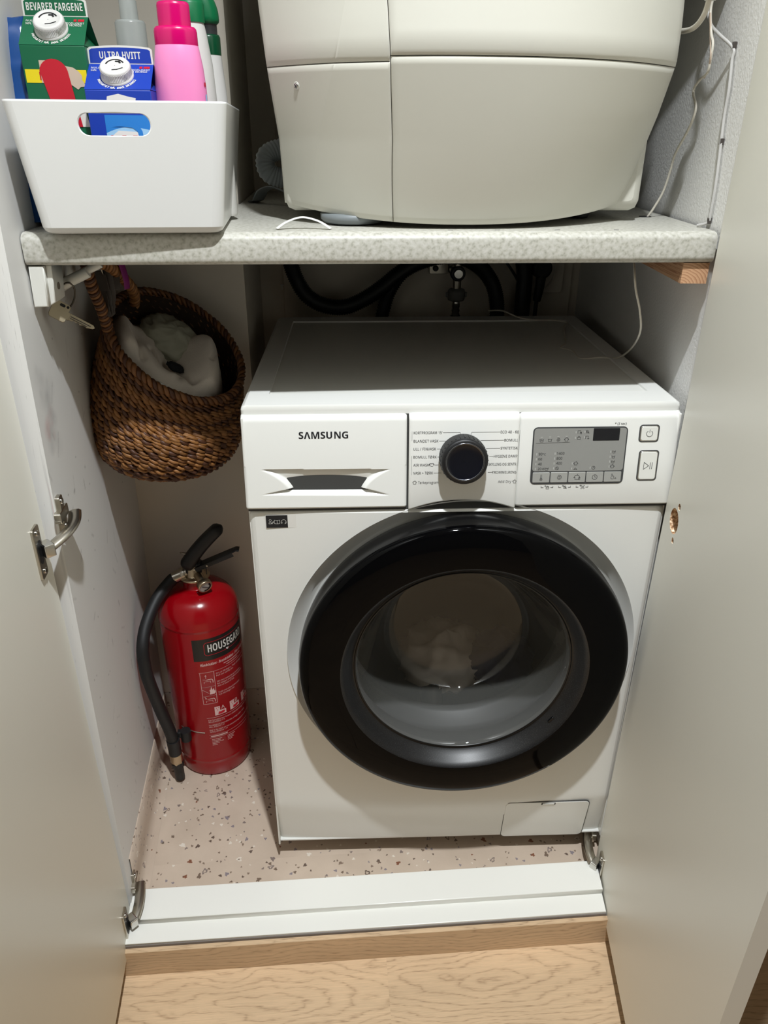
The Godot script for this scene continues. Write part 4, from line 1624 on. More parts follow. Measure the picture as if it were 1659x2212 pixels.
func dry_panel(g: G, sa: Callable, sb: Callable, ya: Callable, yb: Callable, back: float, round_: bool, cr: Variant = null):
	var nu := 48
	var nv := 30
	var rows := []
	for j in nv + 1:
		var row := PackedVector3Array()
		for i in nu + 1:
			var f := float(i) / nu
			var h := float(j) / nv
			if round_:
				f = 0.0 if i == 0 else (1.0 if i == nu else lerpf(0.004, 0.996, float(i - 1) / (nu - 2)))
				h = 0.0 if j == 0 else (1.0 if j == nv else lerpf(0.010, 0.990, float(j - 1) / (nv - 2)))
			# solve s and y together
			var y := lerpf(1.08, 1.24, h)
			var s := 0.5
			for k in 3:
				if cr != null:
					var m: float = cr.call(y)
					s = lerpf(sa.call(y), m, f * 2.0) if f <= 0.5 else lerpf(m, sb.call(y), f * 2.0 - 1.0)
				else:
					s = lerpf(sa.call(y), sb.call(y), f)
				y = lerpf(ya.call(s), yb.call(s), h)
			var q := dry(s, y, back)
			if round_ and (i == 0 or j == 0 or i == nu or j == nv):
				q.z -= 0.0022
			row.append(q)
		rows.append(row)
	if cr != null:                                      # split where the crease runs
		var ra := []
		var rb := []
		for r in rows:
			ra.append((r as PackedVector3Array).slice(0, nu / 2 + 1))
			rb.append((r as PackedVector3Array).slice(nu / 2))
		g.grid(ra)
		g.grid(rb)
	else:
		g.grid(rows)
	var deep := []
	for e in [rows[0], rows[-1]]:
		var r2 := PackedVector3Array()
		for q in e:
			r2.append(q - Vector3(0, 0, 0.012))
		deep.append(r2)
	if round_:
		g.grid([deep[0], rows[0]])
		g.grid([rows[-1], deep[1]])
		var cl := PackedVector3Array()
		var cl2 := PackedVector3Array()
		var ce := PackedVector3Array()
		var ce2 := PackedVector3Array()
		for r in rows:
			cl.append(r[0])
			cl2.append(r[0] - Vector3(0, 0, 0.012))
			ce.append(r[-1])
			ce2.append(r[-1] - Vector3(0, 0, 0.012))
		g.grid([cl, cl2])
		g.grid([ce2, ce])

func tumble_dryer():
	var t := thing("tumble_dryer", "bulging off-white dryer standing on the speckled shelf, its top out of frame", "dryer")
	var zero := func(y): return 0.0
	var one := func(y): return 1.0
	var div_l := func(y): return dry_div(y) - 0.0007
	var div_r := func(y): return dry_div(y) + 0.0007
	var bot := func(s): return dry_bottom(s)
	var seam_a := func(s): return 1.2384 + (0.004 if s > 0.28 else -0.001)
	var seam_b := func(s): return 1.2392 + (0.004 if s > 0.28 else -0.001)
	var top := func(s): return 1.75
	var cre := func(y): return table(CREASE, y, 1)
	var g := new_g()
	dry_panel(g, div_r, one, bot, seam_a, 0.0, true)
	part("lower_front", g, M.dryer_w, t)
	g = new_g()
	dry_panel(g, div_r, one, seam_b, top, -0.0012, true)
	part("upper_front", g, M.dryer_w, t)
	g = new_g()
	dry_panel(g, zero, div_l, bot, seam_a, 0.0, true, cre)
	part("lower_side_front", g, M.dryer_w, t)
	g = new_g()
	var cre2 := func(y): return minf(table(CREASE, y, 1), 0.27)
	dry_panel(g, zero, div_l, seam_b, top, 0.0, true, cre2)
	part("upper_side_front", g, M.dryer_w, t)
	g = new_g()
	var sb := func(s): return dry_bottom(s) + 0.004
	dry_panel(g, func(y): return 0.01, func(y): return 0.99, sb, top, 0.006, false)
	part("seam_backing", g, mat(c8(105, 103, 98), 0.8), t)
	g = new_g()
	g.box(Vector3(0.308, 1.084, -0.60), Vector3(0.768, 1.75, -0.085), 0.012)
	part("dryer_body", g, M.dryer_w, t)
	# cross-head screw on the lower left piece
	var q := dry(0.067, 1.2185)
	var n := (dry(0.072, 1.2185) - q).cross(dry(0.067, 1.2235) - q).normalized()
	g = new_g(q, basis_z(n))
	g.extrude(G.circ(0, 0, 0.0042, 24), -0.002, 0.0004, 0.0003)
	part("screw_recess", g, M.white_soft, t)
	g = new_g(q + n * 0.0003, basis_z(n))
	g.extrude(G.circ(0, 0, 0.0031, 20), -0.002, 0.0012, 0.0007)
	var sc := part("screw", g, M.chrome, t)
	g = new_g(q + n * 0.0016, basis_z(n))
	g.stroke([Vector2(-0.0016, -0.0016), Vector2(0.0016, 0.0016)], 0.0008, 0)
	g.stroke([Vector2(-0.0016, 0.0016), Vector2(0.0016, -0.0016)], 0.0008, 0)
	part("cross_slot", g, M.black, sc)
	# round pan and feet below
	g = new_g(Vector3(0.392, SHELF, -0.066))
	g.lathe([[0.020, 0.0005], [0.036, 0.002], [0.040, 0.006], [0.0405, 0.012], [0.03, 0.014]], 40, true)
	part("foot", g, M.hose_grey, t)
	for u in [Vector3(0.70, SHELF, -0.14), Vector3(0.36, SHELF, -0.5), Vector3(0.70, SHELF, -0.5)]:
		g = new_g(u)
		g.lathe([[0.016, 0.0004], [0.018, 0.004], [0.014, 0.014]], 24, true)
		part("foot", g, M.black, t)
	# loose bits round it
	g = new_g()
	g.tube(spline([Vector3(0.3005, SHELF + 0.0012, 0.004), Vector3(0.312, SHELF + 0.008, -0.001), Vector3(0.33, SHELF + 0.0128, -0.004), Vector3(0.349, SHELF + 0.009, -0.001), Vector3(0.3636, SHELF + 0.0012, 0.004)], 8), 0.0042, 6, true, false, 0.16)
	solo("plastic_strip", g, mat(c8(235, 234, 228), 0.4), "thin white strip bent into a low arch at the front of the shelf", "strip")
	g = new_g()
	g.tube(spline([Vector3(0.242, SHELF + 0.001, -0.40), Vector3(0.252, SHELF + 0.006, -0.37), Vector3(0.262, SHELF + 0.02, -0.35), Vector3(0.28, SHELF + 0.026, -0.33), Vector3(0.305, SHELF + 0.017, -0.32)], 8), 0.010, 8, true, false, 0.14)
	solo("grey_strap", g, M.hose_grey, "grey flat strap curling out from under the left side of the dryer", "strap")
	var path := resample(spline([Vector3(0.335, 1.149, -0.27), Vector3(0.300, 1.1515, -0.26), Vector3(0.2795, 1.145, -0.252), Vector3(0.275, 1.133, -0.248), Vector3(0.2805, 1.1205, -0.246), Vector3(0.298, 1.1145, -0.248), Vector3(0.335, 1.114, -0.25)], 10), 0.0011)
	var rad := PackedFloat32Array()
	for i in path.size():
		rad.append(0.0130 + (0.0009 if (i / 2) % 2 == 0 else -0.0003))
	g = new_g()
	g.tube(path, rad, 16)
	solo("grey_hose", g, M.hose_grey, "grey corrugated hose bending round the left side of the dryer", "hose")

# ------------------------------------------------------------ storage bin
func storage_bin():
	var t := thing("storage_bin", "white plastic storage bin with an oval hand hole, full of detergent, on the shelf", "bin", Vector3(0.1425, SHELF + 0.0004, -0.075))
	t.rotation.y = 0.045
	var H := 0.1280
	var th := 0.0022
	var rc := 0.012
	var b := Basis(Vector3(1, 0, 0), Vector3(0, 0, -1), Vector3(0, 1, 0))
	var g := new_g(Vector3.ZERO, b)
	var hx := func(h): return lerpf(0.0960, 0.1110, h / H)
	var zf := func(h): return lerpf(0.1245, 0.1345, h / H)
	var zb := func(h): return lerpf(0.130, 0.142, h / H)
	var loop_at := func(h: float, ins: float) -> PackedVector3Array:
		var hz: float = (zf.call(h) + zb.call(h)) / 2
		var cy: float = (zb.call(h) - zf.call(h)) / 2
		var l := G.rr(0, cy, hx.call(h) - ins, hz - ins, rc - ins * 0.5, 5)
		var o := PackedVector3Array()
		for i in 24:
			var q := l[(i + 18) % 24]
			o.append(Vector3(q.x, q.y, h))
		return o
	# outside: curved foot, wall, small lip
	var rows := []
	for q in [[0.0, 0.010], [0.0008, 0.005], [0.003, 0.0015], [0.007, 0.0]]:
		rows.append(loop_at.call(q[0], q[1]))
	g.grid(rows, true)
	g.fan(rows[0], true)
	var outer := []
	for i in 9:
		outer.append(loop_at.call(lerpf(0.007, H - 0.002, i / 8.0), 0.0))
	g.grid(outer, false)
	# rim
	g.grid([loop_at.call(H - 0.002, 0.0), loop_at.call(H - 0.0004, 0.0003), loop_at.call(H, 0.001), loop_at.call(H - 0.0002, th - 0.0004), loop_at.call(H - 0.0012, th)], true)
	var inner := []
	for i in 9:
		inner.append(loop_at.call(lerpf(0.004, H - 0.0012, i / 8.0), th))
	g.grid(inner, false, true)
	g.fan(inner[0])
	# front wall with the hand hole
	var N := 120
	var hc := Vector2(-0.0030, 0.1062)
	var W0: float = hx.call(H) - rc
	var mk := func(lo: float, hi: float, ins: float) -> Array:
		var rect := ray_rect(hc, Vector2(-W0, lo), Vector2(W0, hi), 0.0001, N)
		var o := PackedVector3Array()
		var hp := PackedVector3Array()
		var hp2 := PackedVector3Array()
		for i in N:
			var q := rect[i]
			var x: float = q.x * (hx.call(q.y) - rc) / W0
			o.append(Vector3(x, -(zf.call(q.y) - ins), q.y))
			var a := TAU * i / N
			var d := Vector2(cos(a), sin(a))
			var L := 0.0254
			var R := 0.0101
			# stadium outline along the ray
			var tt := R / maxf(absf(d.y), 1e-5)
			if absf(d.x * tt) > L:
				var m := Vector2(-L * signf(d.x), 0)
				var bb := m.dot(d)
				tt = -bb + sqrt(maxf(bb * bb - m.length_squared() + R * R, 0.0))
			var p := hc + d * tt
			hp.append(Vector3(p.x, -(zf.call(p.y) - ins), p.y))
			var p2 := hc + d * (tt + 0.0012)
			hp2.append(Vector3(p2.x, -(zf.call(p2.y) - ins), p2.y))
		return [o, hp, hp2]
	var fo: Array = mk.call(0.007, H - 0.002, 0.0)
	var fi: Array = mk.call(0.004, H - 0.0012, th)
	g.grid([fo[0], fo[2]], true, true)
	var bevel := PackedVector3Array()
	for q in fo[1]:
		bevel.append(q + Vector3(0, 0.0007, 0))
	g.grid([fo[2], bevel], true, true)
	g.grid([bevel, fi[1]], true, true)
	g.grid([fi[1], fi[0]], true, true)
	part("bin_shell", g, M.bin, t)

# a gable-topped carton: front looks to +z
func carton(called: String, label: String, at: Vector3, w: float, sh: float, fold: float, fin: float, ink: Material, blue: bool):
	var t := thing(called, label, "carton", at, "detergent cartons in the bin")
	var h := w / 2
	var g := new_g()
	g.box(Vector3(-h, 0, -h), Vector3(h, sh, h), 0.0012)
	part("carton_body", g, ink, t)
	g = new_g()
	var tk := 0.0012
	var a := Vector3(-h, sh, h)
	var b := Vector3(h, sh, h)
	var c := Vector3(h, fold, tk)
	var d := Vector3(-h, fold, tk)
	g.quad(a, b, c, d)
	g.quad(Vector3(h, sh, -h), Vector3(-h, sh, -h), Vector3(-h, fold, -tk), Vector3(h, fold, -tk))
	# tucked-in gable ends
	for s in [-1, 1]:
		var m := Vector3(s * (h - 0.016), fold - 0.004, 0)
		g.tri(Vector3(s * h, sh, h), Vector3(s * h, sh, -h), m)
		g.tri(Vector3(s * h, sh, h), m, Vector3(s * h, fold, tk))
		g.tri(Vector3(s * h, sh, -h), Vector3(s * h, fold, -tk), m)
	# fin with a slightly arched top
	var l := PackedVector2Array([Vector2(-h, fold), Vector2(h, fold), Vector2(h - 0.0005, fin - 0.0035)])
	for i in 9:
		var x := lerpf(h - 0.003, -h + 0.003, i / 8.0)
		l.append(Vector2(x, fin - 0.0022 * pow(x / h, 2.0)))
	l.append(Vector2(-h + 0.0005, fin - 0.0035))
	part("carton_gable", g, ink, t)
	g = new_g()
	g.extrude(l, -tk, tk)
	part("carton_fin", g, M.ink_white, t, "white-edged top fin of the carton")
	g = new_g()
	var li := PackedVector2Array()
	for q in l:
		li.append(Vector2(q.x * 0.945, fold + (q.y - fold) * 0.84 + (fin - fold) * 0.05))
	g.poly(li, tk + 0.0002)
	part("fin_panel", g, ink, t)
	g = new_g()
	var mid := (fold + fin) / 2
	g.text("ULTRA HVITT" if blue else "BEVARER FARGENE", 0.0, mid - 0.0038, 0.0066 if blue else 0.0070, tk + 0.0005, 0, w * (0.63 if blue else 0.87), true)
	# sloping panel frame: x right, y up the slope
	var up := (d - a).normalized()
	var nz := Vector3.RIGHT.cross(up).normalized()
	var sl := Transform3D(Basis(Vector3.RIGHT, up, nz), Vector3(0, sh, h))
	var sll := (d - a).length()
	var cc := Vector2(-0.002, sll * 0.52)
	g.xf = sl
	g.text("NULL", -h + 0.0035, sll * 0.80, 0.0026, 0.0004)
	g.text("SØL", -h + 0.0035, sll * 0.70, 0.0026, 0.0004)
	g.text("PRODUSERT", h - 0.003, sll * 0.72, 0.0018, 0.0004, 1)
	g.text("I NORGE", h - 0.0055, sll * 0.65, 0.0018, 0.0004, 1)
	var s_ := "PRODUKTET MÅ IKKE DRIKKES"
	for i in s_.length():
		if s_[i] == " ":
			continue
		var an := deg_to_rad(lerpf(200.0, 340.0, float(i) / (s_.length() - 1)))
		var g0 := g.xf
		g.xf = sl * Transform3D(Basis(Vector3(0, 0, 1), an + PI / 2), Vector3(cc.x + cos(an) * 0.0205, cc.y + sin(an) * 0.0205, 0))
		g.text(s_[i], 0.0, -0.001, 0.0026, 0.0004, 0, 0.0, true)
		g.xf = g0
	part("white_print", g, M.ink_white, t, "white capital lettering on the carton top")
	g = new_g()
	g.xf = sl
	g.rect(h - 0.0145, sll * 0.815, h - 0.0115, sll * 0.90, 0.0004)
	g.rect(h - 0.0100, sll * 0.815, h - 0.0035, sll * 0.90, 0.0004)
	part("flag_print", g, M.red_print, t)
	# screw cap standing on the slope
	var cp := Node3D.new()
	cp.name = "screw_cap"
	t.add_child(cp)
	cp.transform = sl * Transform3D(Basis(Vector3.RIGHT, PI / 2), Vector3(cc.x, cc.y, 0))
	g = new_g()
	g.lathe([[0.0172, 0.0], [0.0172, 0.0022], [0.0160, 0.0028], [0.0158, 0.0105], [0.0150, 0.0122], [0.0128, 0.0128], [0.0120, 0.0120], [0.0004, 0.0118]], 72)
	part("cap_shell", g, M.cap_white, cp)
	g = new_g()
	for i in 60:
		g.xf = Transform3D(Basis(Vector3.UP, TAU * i / 60), Vector3.ZERO)
		g.box(Vector3(0.0156, 0.0032, -0.0003), Vector3(0.0163, 0.0102, 0.0003))
	part("cap_ribs", g, M.cap_white, cp)
	g = new_g()
	g.xf = Transform3D(Basis(Vector3.RIGHT, -PI / 2), Vector3(0, 0.0122, 0))
	g.arc(Vector2(0, 0), 0.0095, 30, 165, 0.0016, 0.0)
	g.stroke([Vector2(-0.002, -0.0075), Vector2(0.003, -0.0068), Vector2(0.0085, -0.004)], 0.0012, 0)
	g.stroke([Vector2(0.0005, 0.0065), Vector2(0.004, 0.0062), Vector2(0.0052, 0.0040)], 0.0022, 0)
	part("cap_drawing", g, M.ink, cp)
	# front picture
	var z := h + 0.0003
	if blue:
		g = new_g()
		g.rect(-h + 0.017, 0.02, h - 0.001, 0.1115, z)
		part("picture_field", g, M.blue_mid, t)
		g = new_g()
		var pl := PackedVector2Array([Vector2(-h + 0.017, 0.02), Vector2(h - 0.001, 0.02), Vector2(h - 0.001, 0.098)])
		for i in 12:
			var f := i / 11.0
			pl.append(Vector2(lerpf(h - 0.004, -h + 0.017, f), 0.097 + 0.0075 * sin(f * 2.4) - f * 0.008))
		g.poly(pl, z + 0.0002)
		part("picture_field", g, M.blue_pale, t)
		g = new_g()
		pl = PackedVector2Array([Vector2(-h + 0.018, 0.02), Vector2(h - 0.012, 0.02), Vector2(h - 0.012, 0.090), Vector2(h - 0.020, 0.0955), Vector2(-h + 0.030, 0.0965), Vector2(-h + 0.018, 0.088)])
		g.poly(pl, z + 0.0004)
		part("picture_field", g, M.ink_white, t)
		g = new_g()
		pl = PackedVector2Array([Vector2(-h + 0.023, 0.1005), Vector2(0.008, 0.1035), Vector2(0.018, 0.1015), Vector2(0.021, 0.096), Vector2(0.0215, 0.090), Vector2(0.0165, 0.090), Vector2(0.016, 0.0955), Vector2(0.011, 0.0992), Vector2(0.0, 0.1005)])
		g.poly(pl, z + 0.0006)
		part("swoosh", g, M.blue_mid, t)
		g = new_g()
		g.text("OMO", 0.0065, 0.060, 0.0315, z + 0.0008, 0, 0.050, true)
		part("brand_lettering", g, M.red_print, t)
		g = new_g()
		pl = PackedVector2Array([Vector2(-0.014, 0.120), Vector2(0.016, 0.120), Vector2(0.018, 0.1275), Vector2(0.010, 0.1290), Vector2(0.000, 0.1315), Vector2(-0.012, 0.1290)])
		g.poly(pl, z)
		part("splash", g, M.ink_white, t)
	else:
		g = new_g()
		g.rect(-h + 0.002, 0.142, h - 0.002, 0.1545, z)
		part("yellow_band", g, M.yellow, t)
		g = new_g()
		g.text("F", -h + 0.0165, 0.1446, 0.0076, z + 0.0002, -1, 0.0, true)
		part("red_letter", g, M.red_print, t)
		g = new_g()
		var sp := PackedVector2Array([Vector2(-0.016, 0.163), Vector2(0.003, 0.163), Vector2(0.007, 0.160), Vector2(0.011, 0.158), Vector2(0.019, 0.1565), Vector2(0.024, 0.153), Vector2(0.027, 0.149), Vector2(0.0265, 0.145), Vector2(0.030, 0.139), Vector2(0.024, 0.1385), Vector2(0.021, 0.136), Vector2(0.015, 0.140), Vector2(0.006, 0.142), Vector2(-0.016, 0.142)])
		g.poly(sp, z + 0.0003)
		part("torn_patch", g, M.paper_tan, t)
		g = new_g()
		sp = PackedVector2Array([Vector2(-0.028, 0.10), Vector2(0.028, 0.10), Vector2(0.024, 0.122), Vector2(0.008, 0.1275), Vector2(-0.008, 0.1255), Vector2(-0.026, 0.124)])
		g.poly(sp, z + 0.0003)
		part("torn_patch", g, M.paper, t)
		g = new_g()
		sp = PackedVector2Array([Vector2(-0.004, 0.100), Vector2(0.020, 0.100)])
		for i in 13:
			var an := deg_to_rad(10.0 + 160.0 * i / 12.0)
			sp.append(Vector2(-0.002 + 0.0150 * cos(an), 0.151 + 0.0135 * sin(an)))
		g.poly(sp, z + 0.0006)
		part("red_arch", g, M.red_print, t)

func bin_contents():
	var base := SHELF + 0.0048
	carton("green_carton", "green gable-topped detergent carton with a white screw cap, left in the bin", Vector3(0.0725, base, -0.056), 0.068, 0.177, 0.2062, 0.2245, M.green_print, false)
	carton("blue_carton", "smaller blue gable-topped detergent carton with a white screw cap, mid bin", Vector3(0.1405, base, -0.032), 0.069, 0.1355, 0.1610, 0.1785, M.blue_print, true)
	# pink softener bottle
	var t := thing("pink_bottle", "pale pink fabric softener bottle with a magenta cap, right in the bin", "bottle", Vector3(0.2015, base, -0.034))
	t.scale = Vector3(1, 1, 0.78)
	var g := new_g()
	g.lathe([[0.024, 0.0], [0.0265, 0.003], [0.028, 0.03], [0.0282, 0.12], [0.0278, 0.140], [0.0262, 0.160], [0.0232, 0.1785], [0.021, 0.182]], 56, true)
	part("bottle_body", g, M.pink, t)
	g = new_g()
	g.lathe([[0.0226, 0.1780], [0.0230, 0.1795], [0.0229, 0.1915], [0.0222, 0.1945], [0.0205, 0.1962], [0.017, 0.1966]], 56)
	part("cap_collar", g, M.magenta, t)
	g = new_g()
	g.lathe([[0.0172, 0.1960], [0.0172, 0.2150], [0.0166, 0.2176], [0.0150, 0.2188], [0.0004, 0.2190]], 56)
	part("measuring_cap", g, M.magenta, t)
	g = new_g()
	var pk := func(q: Vector3) -> Vector3:
		var a := q.x / 0.028
		return Vector3(0.0285 * sin(a), q.y, 0.0285 * cos(a))
	g.warp = pk
	g.rect(0.0355, 0.07, 0.0395, 0.133, 0)
	part("side_label", g, M.blue_pale, t)
	g = new_g()
	g.warp = pk
	g.rect(0.0345, 0.1405, 0.0385, 0.1445, 0.0)
	part("red_mark", g, M.red_print, t)
	# bottles at the back right
	t = thing("white_bottle", "white cleaning bottle with a clear green cap, behind the pink bottle", "bottle", Vector3(0.2105, base, -0.088))
	g = new_g()
	g.lathe([[0.021, 0.0], [0.023, 0.004], [0.023, 0.13], [0.0215, 0.165], [0.0175, 0.195], [0.0150, 0.208]], 40, true)
	part("bottle_body", g, M.cap_white, t)
	g = new_g()
	g.lathe([[0.0166, 0.206], [0.0168, 0.224], [0.0150, 0.2275], [0.008, 0.228]], 40)
	part("cap_base", g, M.green, t)
	g = new_g()
	var gc := mat(Color(0.05, 0.42, 0.28, 0.6), 0.15)
	gc.transparency = BaseMaterial3D.TRANSPARENCY_ALPHA
	g.lathe([[0.0145, 0.228], [0.0138, 0.252], [0.013, 0.254], [0.0004, 0.2545]], 40)
	part("clear_cap", g, gc, t)
	t = thing("spray_bottle", "white bottle with a rounded green spout head, rearmost right in the bin", "bottle", Vector3(0.2255, base, -0.118))
	g = new_g()
	g.lathe([[0.018, 0.0], [0.0195, 0.004], [0.0185, 0.08], [0.0168, 0.14], [0.0145, 0.168], [0.0138, 0.1775]], 40, true)
	part("bottle_body", g, M.cap_white, t)
	g = new_g()
	g.lathe([[0.0140, 0.1772], [0.0140, 0.1955], [0.0128, 0.1978], [0.0112, 0.198]], 40)
	part("green_collar", g, M.green_dark, t)
	g = new_g()
	g.lathe([[0.0112, 0.197], [0.0112, 0.2085], [0.0118, 0.2092]], 40)
	part("dark_neck", g, M.frame_grey, t)
	g = new_g()
	g.lathe([[0.0118, 0.2085], [0.0140, 0.2105], [0.0142, 0.2145]], 40)
	var pth := []
	g.tube(spline([Vector3(0.0005, 0.210, 0), Vector3(0.0, 0.2215, 0), Vector3(-0.0035, 0.233, 0.001), Vector3(-0.0085, 0.2415, 0.002), Vector3(-0.0125, 0.244, 0.003)], 6), PackedFloat32Array([0.0132, 0.0138, 0.0140, 0.0140, 0.0139, 0.0138, 0.0136, 0.0134, 0.0131, 0.0128, 0.0124, 0.0120, 0.0115, 0.011, 0.0104, 0.0098, 0.0091, 0.0084, 0.0077, 0.0070, 0.0062, 0.0054, 0.0044, 0.0032, 0.001]), 20)
	part("spout_head", g, M.green, t)
	# clear pump bottle
	t = thing("clear_bottle", "bottle with a clear cap and white shoulders, behind the blue carton", "bottle", Vector3(0.140, base, -0.105))
	g = new_g()
	g.lathe([[0.024, 0.0], [0.026, 0.004], [0.026, 0.14], [0.0235, 0.166], [0.018, 0.178], [0.016, 0.180]], 40, true)
	part("bottle_body", g, M.cap_white, t)
	g = new_g()
	g.lathe([[0.0175, 0.179], [0.0172, 0.2065], [0.0160, 0.209], [0.011, 0.2095]], 32)
	g.lathe([[0.0102, 0.2092], [0.0098, 0.228], [0.009, 0.2295], [0.0004, 0.2297]], 32)
	part("clear_cap", g, M.bare_clear, t)
	# crinkled bag at the left edge
	g = new_g(Vector3(0.0140, base, -0.070))
	var fn := FastNoiseLite.new()
	fn.seed = 8
	fn.frequency = 26.0
	fn.fractal_type = FastNoiseLite.FRACTAL_RIDGED
	fn.fractal_octaves = 3
	var rows := []
	for j in 40:
		var f := j / 39.0
		var l := G.rr(0, 0, 0.030 - 0.004 * f * f, lerpf(0.038, 0.010, pow(f, 3.0)), 0.012, 10)
		var row := PackedVector3Array()
		for i in l.size():
			var q := Vector3(l[i].x, f * 0.204, -l[i].y)
			var k := fn.get_noise_3d(q.x, q.y * 0.8, q.z) * 0.0035
			q.x += k
			q.z += k
			if j > 36:
				q.y += 0.004 * fn.get_noise_2d(q.x * 3.0, 1.0)
			row.append(q)
		rows.append(row)
	g.grid(rows, true)
	g.fan(rows[-1])
	solo("blue_bag", g, M.blue_bag, "crinkled dark blue plastic refill bag at the left end of the bin", "bag")

# ------------------------------------------------------------ fire extinguisher
func fire_extinguisher():
	var C := Vector3(0.0972, 0.0, -0.2768)
	var t := thing("fire_extinguisher", "red fire extinguisher with a black hose, standing left of the washing machine", "extinguisher", C)
	var R := 0.0747
	var g := new_g()
	var prof := [[0.066, 0.0005], [0.0705, 0.002], [0.0725, 0.006], [0.0735, 0.032], [0.0737, 0.0375], [0.0747, 0.0405], [0.0749, 0.0425], [0.0743, 0.045], [0.0747, 0.048], [0.0747, 0.352], [0.0742, 0.3548], [0.0752, 0.357], [0.0752, 0.3598], [0.0744, 0.3625]]
	for i in 13:
		var a := i / 12.0 * PI / 2
		prof.append([0.0235 + 0.0508 * cos(a) * (1.0 - 0.0 * a), 0.364 + 0.0525 * sin(a)])
	prof.append([0.0225, 0.418])
	prof.append([0.0225, 0.4335])
	g.lathe(prof, 96, true)
	part("cylinder", g, M.red, t)
	# valve, collar and outlet
	g = new_g()
	g.lathe([[0.0185, 0.4325], [0.0275, 0.4335], [0.0280, 0.4362], [0.026, 0.4385], [0.0190, 0.4395], [0.0165, 0.443], [0.0160, 0.4605], [0.0120, 0.4635], [0.0004, 0.464]], 32)
	part("valve", g, M.brass, t)
	g = new_g()
	g.tube(PackedVector3Array([Vector3(-0.008, 0.4465, 0.002), Vector3(-0.018, 0.4435, 0.004)]), 0.0095, 16)
	g.tube(PackedVector3Array([Vector3(-0.016, 0.4440, 0.0035), Vector3(-0.020, 0.4428, 0.004), Vector3(-0.0225, 0.4420, 0.0043)]), PackedFloat32Array([0.0122, 0.0128, 0.0122]), 20)
	g.tube(PackedVector3Array([Vector3(-0.022, 0.4422, 0.0045), Vector3(-0.0375, 0.4370, 0.010)]), 0.0112, 20)
	part("hose_fitting", g, M.nickel, t)
	# pressure gauge on a stub to the front right
	var gd := Vector3(0.50, -0.30, 0.81).normalized()
	var g0 := Vector3(0.006, 0.4445, 0.008)
	g = new_g()
	g.tube(PackedVector3Array([g0, g0 + gd * 0.030]), 0.0085, 14)
	var gb := basis_to(gd)
	g.xf = Transform3D(gb, g0 + gd * 0.026)
	g.lathe([[0.009, 0.0], [0.0135, 0.002], [0.0138, 0.011], [0.0128, 0.0128], [0.0112, 0.0120]], 32)
	var ga := part("gauge", g, M.brass, t)
	g = new_g()
	g.xf = Transform3D(gb * Basis(Vector3.RIGHT, -PI / 2), g0 + gd * 0.0372)
	g.extrude(G.circ(0, 0, 0.0114, 28), 0, 0.0003)
	part("gauge_face", g, M.led, ga)
	g = new_g()
	g.xf = Transform3D(gb * Basis(Vector3.RIGHT, -PI / 2), g0 + gd * 0.0378)
	g.arc(Vector2.ZERO, 0.0090, 20, 160, 0.0032, 0.0)
	g.stroke([Vector2(0, -0.007), Vector2(0.0006, 0.0076)], 0.0014, 0.0002)
	part("gauge_marks", g, M.ink, ga)
	# upper carrying handle and squeeze lever
	var h0 := Vector3(-0.0150, 0.4555, 0.006)
	var h1 := Vector3(0.0600, 0.5450, 0.012)
	var hd := (h1 - h0).normalized()
	var hb := Basis(hd, Vector3(0, 0, 1).cross(hd), Vector3(0, 0, 1))
	g = new_g(h0, hb)
	var hl := (h1 - h0).length()
	var rows := []
	for i in 25:
		var f := i / 24.0
		var x := f * hl
		var w := 0.0140 * pow(clampf(minf(x + 0.001, hl + 0.0005 - x) / 0.012, 0.03, 1.0), 0.5)
		var th := (0.0140 - 0.003 * f) * pow(clampf(minf(x + 0.002, hl + 0.0005 - x) / 0.010, 0.05, 1.0), 0.5)
		var row := PackedVector3Array()
		for j in 16:
			var a := TAU * j / 16
			row.append(Vector3(x, th * signf(sin(a)) * pow(absf(sin(a)), 0.7) + 0.004 * sin(f * PI), w * signf(cos(a)) * pow(absf(cos(a)), 0.7)))
		rows.append(row)
	g.grid(rows, true)
	g.fan(rows[0], true)
	g.fan(rows[-1])
	part("carry_handle", g, M.rubber, t)
	var l0 := Vector3(0.004, 0.4590, 0.006)
	var l1 := Vector3(0.0790, 0.4955, 0.014)
	var ld := (l1 - l0).normalized()
	g = new_g(l0, Basis(ld, Vector3(0, 0, 1).cross(ld), Vector3(0, 0, 1)))
	var ll := (l1 - l0).length()
	g.box(Vector3(0, -0.001, -0.010), Vector3(ll, 0.0008, 0.010), 0.0006)
	g.box(Vector3(0, -0.008, 0.0086), Vector3(ll - 0.004, 0.0008, 0.010), 0.0006)
	g.box(Vector3(0, -0.008, -0.010), Vector3(ll - 0.004, 0.0008, -0.0086), 0.0006)
	g.tube(spline([Vector3(ll - 0.002, -0.0002, 0), Vector3(ll + 0.004, 0.0002, 0), Vector3(ll + 0.009, -0.003, 0)], 4), 0.0098, 10, true, false, 0.22)
	part("squeeze_lever", g, M.black, t)
	g = new_g()
	g.box(Vector3(-0.013, 0.446, -0.006), Vector3(0.016, 0.468, 0.014), 0.003)
	part("lever_bracket", g, M.black, t)
	for q in [Vector3(0.0035, 0.4565, 0.0145), Vector3(0.028, 0.4655, 0.0165)]:
		g = new_g(q)
		g.extrude(G.circ(0, 0, 0.0024, 14), -0.002, 0.002, 0.001)
		part("pivot_pin", g, M.nickel, t)
	g = new_g()
	g.tube(PackedVector3Array([Vector3(0.0255, 0.465, 0.016), Vector3(0.0255, 0.447, 0.0165)]), 0.0009, 6)
	part("safety_tag", g, M.black, t)
	# pull ring behind the handle
	g = new_g()
	var ring := PackedVector3Array()
